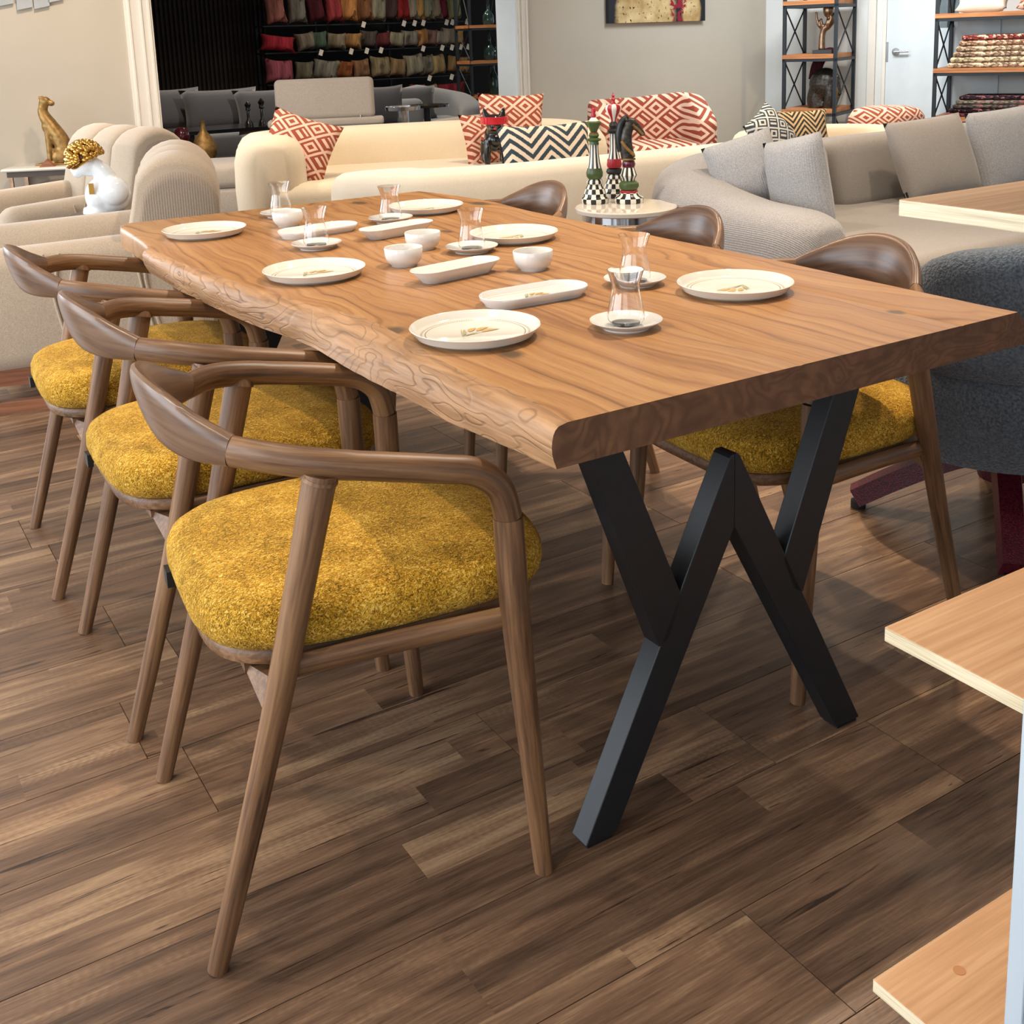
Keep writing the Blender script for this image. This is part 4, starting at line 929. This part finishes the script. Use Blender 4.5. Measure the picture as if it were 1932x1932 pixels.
q1 = atz(1123, 383, CTZ); K1 = thing('chess_king', 'tall chess piece with green crown and black-white striped stem', 'chess piece', (q1.x, q1.y, CTZ))
chess_base(K1)
MB().lathe([(0, .118), (.03, .118), (.04, .132), (.041, .15), (.034, .172), (0, .172)], 24).build('green_collar', 'green_paint', K1)
MB().lathe([(.034, .172), (.028, .2), (.022, .25), (.021, .285), (0, .285)], 24).build('stem', 'stripe_paint', K1)
MB().lathe([(0, .285), (.024, .285), (.022, .3), (.034, .305), (.036, .312), (.02, .318), (.026, .33), (.018, .345), (0, .345)], 24).build('neck_ring', 'green_paint', K1)
MB().lathe([(0, .335), (.021, .335), (.022, .342), (.0, .346)], 24).build('red_band', 'red_paint', K1)
crn = MB().lathe([(.016, .346), (.022, .36), (.036, .392), (.03, .398), (.02, .4), (0, .412)], 8).build('crown', 'green_paint', K1)
MB().lathe([(.030, .393), (.012, .415), (0, .418)], 10).build('crown_points', 'ivory_paint', crn)
MB().lathe([(0, .41), (.010, .415), (.013, .425), (.009, .435), (.012, .445), (.010, .455), (.004, .462), (.005, .468), (0, .472)], 16).build('finial', 'red_paint', crn)
q2 = atz(1160, 372, CTZ); K2 = thing('chess_queen', 'tall chess piece with red and white crown, behind the horse piece', 'chess piece', (q2.x, q2.y, CTZ))
chess_base(K2)
MB().lathe([(0, .118), (.036, .12), (.042, .13), (.036, .145), (0, .15)], 24).build('black_collar', 'black_paint', K2)
MB().lathe([(0, .148), (.034, .15), (.038, .165), (.034, .195), (0, .2)], 24).build('red_collar', 'red_paint', K2)
MB().lathe([(.032, .195), (.022, .24), (.02, .32), (0, .32)], 24).build('stem', 'stripe_paint', K2)
MB().lathe([(0, .32), (.03, .322), (.034, .335), (.02, .345), (.024, .36), (.014, .38), (0, .38)], 24).build('neck_ring', 'black_paint', K2)
MB().lathe([(.014, .38), (.02, .40), (.034, .425), (.041, .445), (.038, .458), (.028, .464), (0, .468)], 24).build('crown', 'crown_stripe', K2)
MB().lathe([(0, .465), (.012, .468), (.008, .48), (.012, .49), (.005, .498), (.008, .508), (.003, .515), (0, .524)], 16).build('finial', 'red_paint', K2)
q3 = atz(1187, 382, CTZ); K3 = thing('chess_knight', 'chess piece with black and gold horse head on striped pedestal', 'chess piece', (q3.x, q3.y, CTZ))
MB().lathe([(0, 0), (.068, 0), (.071, .01), (.068, .026), (.05, .036), (.042, .05), (0, .05)], 32).build('base', 'checker_paint', K3)
MB().lathe([(0, .05), (.042, .05), (.044, .056), (.04, .062), (0, .062)], 24).build('red_band', 'red_paint', K3)
MB().lathe([(0, .062), (.04, .065), (.049, .08), (.047, .096), (.03, .108), (0, .108)], 24).build('green_bulb', 'green_paint', K3)
MB().lathe([(.028, .108), (.032, .12), (.041, .135), (.031, .165), (.028, .172), (0, .172)], 24).build('stem', 'stripe_paint', K3)
MB().lathe([(0, .172), (.029, .174), (.033, .188), (.028, .204), (0, .206)], 24).build('red_bulb', 'crimson_glaze', K3)
MB().lathe([(0, .206), (.034, .208), (.034, .216), (0, .218)], 24).build('gold_ring', 'antique_gold', K3)
m_ = MB(); m_.tube(crom([(.0, 0, .214), (-.008, 0, .25), (-.012, 0, .30), (-.004, 0, .35), (.014, 0, .385)], 6), lambda i, u: (.036-.012*u, .024-.006*u), 16, up=(0, 1, 0))
m_.ell((.012, 0, .385), (.03, .019, .026)); m_.tube(crom([(.014, 0, .388), (.044, 0, .362), (.068, 0, .332)], 5), lambda i, u: (.023-.010*u, .018-.006*u), 14, up=(0, 1, 0)); m_.ell((.068, 0, .331), (.014, .012, .012))
for sy in (-.013, .013): m_.tube([Vector((-.006, sy, .398)), Vector((-.01, sy, .43))], lambda i, u: .009-.006*u, 8, up=(0, 1, 0))
blob(m_, 'horse_head', 'dark_bronze', K3, .0035, 2)
MB().tube(crom([(.0, 0, .415), (-.03, 0, .39), (-.044, 0, .34), (-.046, 0, .29), (-.04, 0, .25)], 6), lambda i, u: (.017-.006*abs(u-.4), .013), 10, up=(0, 1, 0)).build('mane', 'black_paint', K3)
MB().tube(crom([(.02, -.02, .378), (.048, -.017, .352), (.070, -.012, .328)], 4), .006, 8, up=(0, 1, 0)).build('gold_bridle', 'antique_gold', K3)
MB().tube(crom([(-.035, -.022, .30), (-.012, -.03, .268), (.024, -.026, .232)], 4), .008, 8, up=(0, 1, 0)).build('gold_scroll', 'antique_gold', K3)
for o in (K1, K2, K3): o.scale = (.89, .89, .89)
# ---- patterned wing chair, pouf, cushions behind the sectional
wc = thing('wing_chair', 'red and cream diamond patterned wing chair against the tan wall', 'armchair', at(1222, 235, 8.15)*Vector((1, 1, 0)) if False else Vector((wx(1222, 8.75, 235), 8.75, 0)), .12)
ridge([(-.36, -.45), (-.38, -.1), (-.33, .18), (0, .24), (.33, .18), (.38, -.1), (.38, -.35)], [(0, .14, .35, .25), (.18, .15, .33, .42), (.3, .15, .25, .52), (.5, .16, .2, .57), (.7, .15, .25, .55), (.82, .15, .33, .44), (1, .14, .35, .26)], 'backrest', 'red_diamond_upholstery', wc, (.06, .06), .35)
rbox('seat', .66, .62, .2, .06, 'red_diamond_upholstery', wc, (0, -.15, .25))
for sx in (-.28, .24):
    for sy in (-.4, .1): MB().box((sx, sy, 0), (sx+.04, sy+.04, .26)).build('leg', 'dark_wood_table', wc, smooth=False)
pf = thing('barrel_chair', 'round red and cream patterned barrel chair behind the grey sectional', 'armchair', (wx(1672, 8.2, 215), 8.2, 0))
MB().lathe([(0, .1), (.24, .1), (.262, .14), (.266, .56), (.258, .62), (.225, .665), (.15, .685), (0, .69)], 40).build('body', 'red_diamond_cylinder', pf)
MB().lathe([(.262, .555), (.272, .565), (.262, .575)], 40).build('piping', 'red_diamond_cylinder', pf); MB().lathe([(0, 0), (.2, 0), (.2, .1), (0, .1)], 24).build('base', 'black_paint', pf)
cr = thing('cream_armchair', 'cream low armchair behind the grey sectional, mostly hidden', 'armchair', (wx(1560, 7.5, 245), 7.5, 0), .2)
ridge([(-.5, -.35), (-.5, .1), (-.3, .3), (.3, .3), (.5, .1), (.5, -.35)], [(0, .24, .08, .5), (.5, .24, .08, .53), (1, .24, .08, .5)], 'backrest', 'cream_boucle', cr); rbox('seat', .9, .7, .3, .07, 'cream_boucle', cr, (0, -.05, .1))
MB().box((-.3, -.2, 0), (.3, .2, .1)).build('plinth', 'black_paint', cr, smooth=False)
pillow('throw_cushion', 'black and white diamond cushion peeking over the sectional back', .32, .32, .14, 'black_diamond_fabric', at(1455, 252, 7.0), .6, math.radians(60), n=12, roll=.5)
pillow('throw_cushion', 'tan and black zigzag cushion peeking over the sectional back', .36, .28, .14, 'tan_chevron_fabric', at(1512, 247, 7.15), .1, math.radians(66), n=12)
# ---- slate tub chair on a red-wrapped star base
tc = thing('tub_chair', 'slate blue-grey boucle tub chair on red-wrapped star base at right', 'armchair', (1.23, 2.73, 0), .0)
def tub(t_):
    n = 48
    MB().lathe([(0, .235), (.25, .235), (.315, .245), (.352, .30), (.366, .38), (.364, .445), (.345, .468), (.3, .475), (0, .475)], n).build('lower_shell', 'slate_boucle', t_)
    N = 40; P_ = [Vector((.31*math.cos(math.radians(-152+200*i/N)), .31*math.sin(math.radians(-152+200*i/N)), 0)) for i in range(N+1)]
    def sec(i, u):
        k = math.sin(PI*u)**.7; q_ = min(i, N-i)/4; s_ = 1 if q_ >= 1 else math.sqrt(max(.05, 1-(1-q_)**2)); h_ = (.27+.08*k)*(.75+.25*s_)
        return [(a+.05*((b-.455)/.38), b) for a, b in section(.125*s_, h_, .455, 18, .6)]
    MB().sweep(P_, sec).build('backrest', 'slate_boucle', t_, angle=70)
    MB().lathe([(0, .475), (.235, .475), (.255, .495), (.245, .53), (.2, .54), (0, .542)], 36).build('seat_cushion', 'slate_boucle', t_)
    MB().lathe([(0, .12), (.06, .12), (.07, .16), (.06, .235), (0, .235)], 20).build('column', 'red_wrap', t_)
    for k in range(4):
        a = math.radians(161)+k*PI/2; d_ = Vector((math.cos(a), math.sin(a), 0)); m_ = MB()
        m_.sweep(crom([d_*.03+Vector((0, 0, .19)), d_*.12+Vector((0, 0, .165)), d_*.25+Vector((0, 0, .10)), d_*.36+Vector((0, 0, .035))], 4), lambda i, u: [(-.036+.004*u, -.026), (.036-.004*u, -.026), (.028-.004*u, .022), (-.028+.004*u, .022)])
        lg = m_.build('star_leg', 'red_wrap', t_, smooth=False)
        MB().lathe([(0, 0), (.02, 0), (.02, .02), (0, .02)], 12).build('glide', 'black_plastic', lg, d_*.35)
tub(tc)
# ---- beige armchairs at left
def armchair(label, loc, rz):
    # local: faces -x; y across the width (near side -y)
    t_ = thing('beige_armchair', label, 'armchair', loc, rz)
    W_ = .84
    for s in (-1, 1):
        rbox('arm', .86, .17, .44, .07, 'beige_upholstery', t_, (-.30, s*(W_/2-.085), .16), (0, math.radians(-2.5), 0), seg=5)
        for x in (-.14, -.44):
            MB().tube(crom([(x, s*(W_/2+.003), .57), (x+.015, s*(W_/2+.004), .47), (x+.03, s*(W_/2+.004), .36), (x+.06, s*(W_/2+.003), .20)], 5), .0055, 8, up=(0, 1, 0)).build('piping', 'beige_upholstery', t_)
            MB().tube(crom([(x+.055, s*(W_/2+.003), .57), (x+.035, s*(W_/2+.004), .47), (x+.05, s*(W_/2+.004), .36), (x+.085, s*(W_/2+.003), .20)], 5), .0055, 8, up=(0, 1, 0)).build('piping', 'beige_upholstery', t_)
    rbox('seat', .62, .52, .24, .06, 'beige_upholstery', t_, (-.42, 0, .22), seg=4)
    # thick leaning back: side profile in local xz, split into three vertical channels
    prof = [(-.20, .24), (-.185, .42), (-.165, .58), (-.135, .70)]
    for i in range(1, 12):
        a = PI-.25-(PI-.25+.05)*i/12; prof.append((.028+.158*math.cos(a), .735+.158*math.sin(a)))
    prof += [(.182, .68), (.178, .52), (.16, .36), (.13, .24)]
    cx, cz = 0., .5; n = len(prof)
    for k in range(3):
        y0 = -.40+k*.2667; ysl = [0, .012, .035, .08, .1333, .1867, .2317, .2547, .2667]; sc_ = [.90, .945, .975, .995, 1., .995, .975, .945, .90]
        vs = []; fs = []
        for yy, q in zip(ysl, sc_): vs += [(cx+(x-cx)*q, y0+yy, cz+(z-cz)*q) for x, z in prof]
        for i in range(len(ysl)-1):
            for j in range(n): fs.append((i*n+j, i*n+(j+1) % n, (i+1)*n+(j+1) % n, (i+1)*n+j))
        fs += [tuple(range(n)), tuple((len(ysl)-1)*n+j for j in reversed(range(n)))]
        MB().add(vs, fs).build('back_channel', 'beige_upholstery', t_, angle=60)
    for s in (-1, 1):
        vs = []; fs = []
        for q, yy in ((.90, .395), (.86, .409), (.80, .413)): vs += [(.01+(x-.0)*q, s*yy, .48+(z-.5)*q) for x, z in prof]
        for i in range(2):
            for j in range(n): fs.append((i*n+j, i*n+(j+1) % n, (i+1)*n+(j+1) % n, (i+1)*n+j))
        fs += [tuple(2*n+j for j in range(n))]
        MB().add(vs, fs).build('side_gusset', 'beige_corduroy', t_, angle=60)
    for s in (-1, 1):
        MB().box((-.72, s*.36-.03, .10), (.12, s*.36+.03, .16)).build('base_rail', 'armchair_base_wood', t_, smooth=False)
        MB().box((-.72, s*.36-.03, .0), (.12, s*.36+.03, .035)).build('floor_rail', 'armchair_base_wood', t_, smooth=False)
        for x in (-.7, .06): MB().box((x, s*.36-.02, .03), (x+.04, s*.36+.02, .1)).build('foot_block', 'black_paint', t_, smooth=False)
    MB().sweep([Vector((.0, .0, .14)), Vector((.14, .0, .25))], lambda i, u: [(-.3, -.02), (.3, -.02), (.3, .02), (-.3, .02)]).build('back_brace', 'armchair_base_wood', t_, smooth=False)
    return t_
ar = armchair('beige channel-back armchair nearest, behind the far left end of the table', (-1.33, 4.46, 0), .27)
dup(ar, 'beige channel-back armchair farther back, beside the gold cheetah', (-1.98, 5.85, 0), .75)
# ---- bust on a small drum between the armchairs
bq = at(188, 402, 5.03)
bt = thing('pedestal_table', 'small dark drum table hidden between the beige armchairs', 'side table', (bq.x, bq.y, 0)); MB().lathe([(0, 0), (.11, 0), (.11, .02), (.03, .03), (.03, bq.z-.03), (.12, bq.z-.02), (.12, bq.z), (0, bq.z)], 28).build('drum', 'dark_wood_table', bt)
bu = thing('bust', 'white glazed bust with bowed head, gold curls and gold blindfold', 'sculpture', bq, .15); bu.scale = (.95, .95, .95)
m_ = MB(); m_.ell((.055, 0, .085), (.098, .078, .095)); m_.ell((.08, -.045, .105), (.07, .06, .07)); m_.ell((.05, .055, .11), (.07, .055, .065)); m_.ell((.01, -.01, .08), (.066, .072, .085)); m_.lathe([(0, 0), (.075, 0), (.07, .03), (0, .04)], 20)
m_.tube(crom([(.055, 0, .14), (.03, 0, .19), (-.008, 0, .225)], 5), lambda i, u: .05-.01*u, 14, up=(0, 1, 0))
m_.ell((-.04, 0, .238), (.058, .052, .066), rot=Matrix.Rotation(-.5, 3, 'Y')); m_.ell((-.078, 0, .192), (.024, .028, .024)); m_.tube([Vector((-.098, 0, .238)), Vector((-.112, 0, .212))], lambda i, u: .008+.005*u, 8, up=(0, 1, 0)); m_.ell((-.1, 0, .2), (.01, .018, .006))
blob(m_, 'torso_and_head', 'glazed_white', bu, .005, 14)
m_ = MB(); rg = random.Random(3)
for i in range(150):
    a = rg.uniform(0, 2*PI); t2 = math.acos(rg.uniform(-.15, 1)); p = Matrix.Rotation(-.35, 3, 'Y') @ Vector((.078*math.sin(t2)*math.cos(a), .07*math.sin(t2)*math.sin(a), .075*math.cos(t2)))
    m_.ell((p.x-.04, p.y, p.z+.262), (.016, .016, .013), 7, 5)
m_.build('curls', 'gold_metal', bu)
MB().ell((-.044, 0, .242), (.066, .060, .019), 28, 10, Matrix.Rotation(-.5, 3, 'Y')).build('blindfold', 'gold_metal', bu)
MB().box((-.018, -.092, .10), (.004, -.082, .15)).build('pendant', 'gold_metal', bu, smooth=False)
# ---- nesting tables with gold cheetah
nq = atz(62, 312, .52); nt = thing('nesting_table', 'pair of nesting side tables with pale stone tops by the left wall', 'side table', (nq.x, nq.y, 0), .1)
for (w_, d_, z, dx) in ((.62, .42, .52, 0), (.5, .36, .40, .12)):
    rbox('table_top', w_, d_, .022, .01, 'marble_top', nt, (.16+dx, 0, z-.022), seg=3)
    MB().box((.16+dx-w_/2+.03, -d_/2+.03, z-.06), (.16+dx+w_/2-.03, d_/2-.03, z-.022)).build('apron', 'dark_wood_table', nt, smooth=False)
    for sx in (-1, 1):
        for sy in (-1, 1): MB().box((.16+dx+sx*(w_/2-.05)-.012, sy*(d_/2-.05)-.012, 0), (.16+dx+sx*(w_/2-.05)+.012, sy*(d_/2-.05)+.012, z-.05)).build('leg', 'bronze', nt, smooth=False)
cq = atz(100, 310, .52)
cg = thing('cheetah_statue', 'gold seated cheetah statue on the pale nesting table', 'sculpture', (cq.x, cq.y, .52), 0)
m_ = MB()
m_.tube(crom([(.10, 0, .06), (.075, 0, .16), (.02, 0, .26), (-.02, 0, .33), (-.03, 0, .38)], 6), lambda i, u: (.062-.034*u, .068-.03*u), 16, up=(0, 1, 0))
m_.ell((.085, 0, .075), (.07, .07, .075)); m_.ell((.0, 0, .26), (.045, .05, .06))
m_.ell((-.005, 0, .425), (.038, .034, .034)); m_.ell((.035, 0, .412), (.024, .022, .02)); m_.tube([Vector((-.03, 0, .36)), Vector((-.012, 0, .425))], .032, 12, up=(0, 1, 0))
for sy in (-.022, .022): m_.ell((-.03, sy, .452), (.012, .008, .014)); m_.tube(crom([(.0, sy, .25), (.0, sy*1.2, .13), (-.005, sy*1.2, .02)], 4), lambda i, u: .026-.009*u, 10, up=(0, 1, 0)); m_.ell((.01, sy*1.2, .012), (.028, .016, .013)); m_.ell((.07, sy*2.6, .05), (.05, .025, .05)); m_.ell((.04, sy*2.6, .013), (.04, .016, .013))
m_.tube(crom([(.14, 0, .03), (.16, .04, .014), (.10, .09, .012), (.03, .08, .012)], 5), .011, 8)
blob(m_, 'body', 'antique_gold', cg, .006, 3)
rbox('base', .26, .16, .012, .004, 'antique_gold', cg, (.04, 0, -.0), seg=2)
fq = at(98, 306, nq.y-.12)
o = MB(); o.add([(-.05, -.03, 0), (.05, -.03, 0), (.0, -.03, .05), (-.05, .03, 0), (.05, .03, 0), (0, .03, .05)], [(0, 1, 2), (5, 4, 3), (0, 3, 4, 1), (1, 4, 5, 2), (2, 5, 3, 0)])
tag(o.build('tent_card', 'armchair_base_wood', None, (cq.x+.02, cq.y-.14, .52), (0, 0, .2), smooth=False), 'small brown folded tent card in front of the gold cheetah', 'card')
# ---- things in and around the opening
gb = thing('grey_ottoman', 'grey-beige two-tier upholstered ottoman left of the cream sofa', 'ottoman', (wx(418, 8.3, 330), 8.35, 0), .2)
rbox('base', .62, .62, .24, .03, 'linen_grey', gb, (.0, 0, .04)); rbox('seat', .64, .64, .17, .05, 'linen_grey', gb, (.0, 0, .28)); MB().box((-.25, -.25, 0), (.25, .25, .04)).build('plinth', 'black_paint', gb, smooth=False)
def vase(name, label, px, py, Y, prof, mat, z=None):
    p = at(px, py, Y); return tag(MB().lathe(prof, 28).build(name, mat, None, p), label, 'vase')
vt = thing('console_table', 'low dark table carrying the vases behind the beige armchairs', 'table', (wx(375, 9.0, 300), 9.05, 0), TYAW)
vz = at(385, 304, 9.0).z
MB().box((-.45, -.22, vz-.03), (.45, .22, vz)).build('table_top', 'black_paint', vt, smooth=False)
for sx in (-.42, .38):
    for sy in (-.2, .16): MB().box((sx, sy, 0), (sx+.04, sy+.04, vz-.03)).build('leg', 'black_paint', vt, smooth=False)
def on_tab(px, Y): return Vector((wx(px, Y, 300), Y, vz))
tag(MB().lathe([(r_*1.1, z_*1.12) for r_, z_ in [(0, 0), (.05, 0), (.085, .06), (.088, .11), (.06, .17), (.028, .21), (.016, .235), (.016, .28), (.02, .285), (0, .285)]], 28).build('gold_vase', 'antique_gold', None, on_tab(388, 8.9)), 'gold bottle-necked vase beside two red vases', 'vase')
tag(MB().lathe([(0, 0), (.05, 0), (.075, .05), (.07, .09), (.045, .12), (.055, .16), (.07, .2), (.055, .25), (.03, .27), (0, .27)], 9).build('red_vase', 'crimson_glaze', None, on_tab(346, 9.0)), 'tall faceted crimson glass vase left of the gold vase', 'vase', 'crimson vases')
tag(MB().ell((0, 0, .075), (.08, .08, .075), 20, 12).build('red_vase', 'crimson_glaze', None, on_tab(369, 8.83)), 'round low crimson glass vase in front of the gold vase', 'vase', 'crimson vases')
# back room sofa with charcoal cushions
bs = thing('grey_sofa', 'grey sofa with charcoal cushions before the dark ribbed wall', 'sofa', onwall(375, 14.4), TYAW)
ridge([(-1.6, -.5), (-1.6, 0), (-1.3, .3), (0, .34), (1.5, .32), (1.75, 0), (1.75, -.5)], [(0, .26, .08, .5), (.2, .26, .08, .56), (.8, .26, .08, .56), (1, .26, .08, .5)], 'backrest', 'backroom_grey', bs)
rbox('seat', 3.2, .85, .3, .06, 'backroom_grey', bs, (.05, -.2, .1)); MB().box((-1.4, -.4, 0), (1.4, .2, .1)).build('plinth', 'black_paint', bs, smooth=False)
for i, (px, w_) in enumerate([(318, .62), (412, .8), (505, .75)]):
    pillow('charcoal_cushion', 'charcoal square cushion, %s along the back-room grey sofa' % ['first', 'second', 'third'][i], w_, .46, .16, 'charcoal_fabric', at(px, 208, 11.6+.1*i)-e2*.1, TYAW, math.radians(74), 'charcoal cushions on the back-room sofa', 10)
cb = thing('coffee_table', 'dark low coffee table with black chess ornaments in the back room', 'coffee table', (wx(445, 10.2, 240), 10.2, 0), TYAW)
zc = at(445, 238, 10.2).z
MB().box((-.55, -.3, zc-.03), (.55, .3, zc)).build('table_top', 'black_gloss', cb, smooth=False)
for sx in (-.5, .45):
    for sy in (-.26, .21): MB().box((sx, sy, 0), (sx+.05, sy+.05, zc-.03)).build('leg', 'shelf_metal', cb, smooth=False)
for i, (px, h_) in enumerate(((470, .22), (493, .24))):
    p = Vector((wx(px, 10.15, 235), 10.15+.06*i, zc)); tag(MB().lathe([(0, 0), (.04, 0), (.035, .03), (.016, .06), (.013, h_*.6), (.026, h_*.65), (.02, h_*.72), (.03, h_*.85), (.015, h_*.93), (0, h_)], 18).build('chess_ornament', 'black_gloss', None, p), 'glossy black chess ornament on back-room coffee table, %s one' % ['left', 'right'][i], 'ornament', 'black chess ornaments')
# linen high-back chaise behind the cream sofa
lc = thing('linen_chaise', 'linen chaise with tall rectangular backrest behind the cream sofa', 'chaise', (wx(612, 9.0, 200), 9.05, 0), .12)
zt, zb_ = at(612, 153, 9.0).z, at(612, 226, 9.0).z
rbox('backrest', .77, .13, zt-zb_+.02, .04, 'linen_grey', lc, (0, 0, zb_), (math.radians(-6), 0, 0), seg=4)
rbox('seat', .86, 1.0, .3, .06, 'backroom_grey', lc, (0, .35, zb_-.36)); rbox('arm_rail', .9, .16, .06, .02, 'linen_grey', lc, (0, 0, zb_-.05)); 
MB().box((-.35, 0, 0), (.35, .7, zb_-.34)).build('plinth', 'black_paint', lc, smooth=False)
MB().tube([Vector((.27, -.06, zb_-.06)), Vector((.27, -.06, zb_+.03))], .008, 8, up=(1, 0, 0)).build('support_rod', 'chrome', lc)
# grey tub armchair and round tray table in back room
ga = thing('grey_tub_armchair', 'pale grey rounded armchair with charcoal cushion before the cushion rack', 'armchair', (wx(800, 13.3, 200), 13.3, 0), .3)
ridge([(-.42, -.5), (-.48, -.1), (-.3, .28), (.1, .34), (.42, .2), (.5, -.1), (.46, -.5)], [(0, .24, .08, .48), (.5, .26, .08, .68), (1, .26, .08, .45)], 'backrest', 'backroom_grey', ga, (.12, .12), .6); rbox('seat', .75, .7, .32, .08, 'backroom_grey', ga, (0, -.15, .08))
MB().box((-.3, -.3, 0), (.3, .2, .08)).build('plinth', 'black_paint', ga, smooth=False)
pillow('charcoal_cushion', 'charcoal cushion on the pale grey rounded armchair', .55, .4, .15, 'charcoal_fabric', at(778, 196, 12.95), .25, math.radians(75), n=10)
pillow('charcoal_cushion', 'dark slate cushion standing right of the linen backrest', .42, .46, .16, 'charcoal_fabric', at(722, 205, 11.2), .2, math.radians(78), n=10)
gsb = thing('grey_sofa', 'grey sofa end beside the linen chaise in the back room', 'sofa', (wx(722, 11.4, 230), 11.5, 0), .2)
rbox('seat', .9, .8, .36, .07, 'backroom_grey', gsb, (0, 0, .06)); rbox('backrest', .9, .2, .62, .07, 'backroom_grey', gsb, (0, .38, .06)); MB().box((-.35, -.3, 0), (.35, .3, .06)).build('plinth', 'black_paint', gsb, smooth=False)
tt = thing('tray_table', 'chrome drum side table with round tray in the back room', 'side table', (wx(760, 9.9, 205), 9.9, 0))
zt = at(760, 203, 9.9).z
MB().lathe([(0, zt-.02), (.15, zt-.02), (.155, zt+.012), (.148, zt+.012), (.145, zt), (0, zt)], 32).build('tray', 'chrome', tt); MB().lathe([(0, 0), (.1, 0), (.1, .015), (.05, .03), (.05, zt-.02), (0, zt-.02)], 24).build('column', 'chrome', tt)
t2 = thing('tray_table', 'dark round side table beside the chrome drum table', 'side table', (wx(805, 10.3, 205), 10.35, 0)); zt2 = at(805, 198, 10.3).z
MB().lathe([(0, zt2-.02), (.2, zt2-.02), (.2, zt2), (0, zt2)], 32).build('table_top', 'black_gloss', t2); MB().lathe([(0, 0), (.14, 0), (.12, .02), (.03, .04), (.03, zt2-.02), (0, zt2-.02)], 20).build('column', 'shelf_metal', t2)
wb = thing('grey_armchair', 'light grey armchair corner right of the opening behind the cream sofa', 'armchair', (wx(892, 9.3, 210), 9.45, 0), .3)
ridge([(-.3, -.3), (-.32, .1), (-.1, .3), (.3, .3)], [(0, .2, .08, .5), (1, .2, .08, .56)], 'backrest', 'linen_grey', wb, (.1, .1)); rbox('seat', .6, .55, .3, .06, 'linen_grey', wb, (.05, -.02, .08)); MB().box((-.2, -.2, 0), (.25, .2, .08)).build('plinth', 'black_paint', wb, smooth=False)
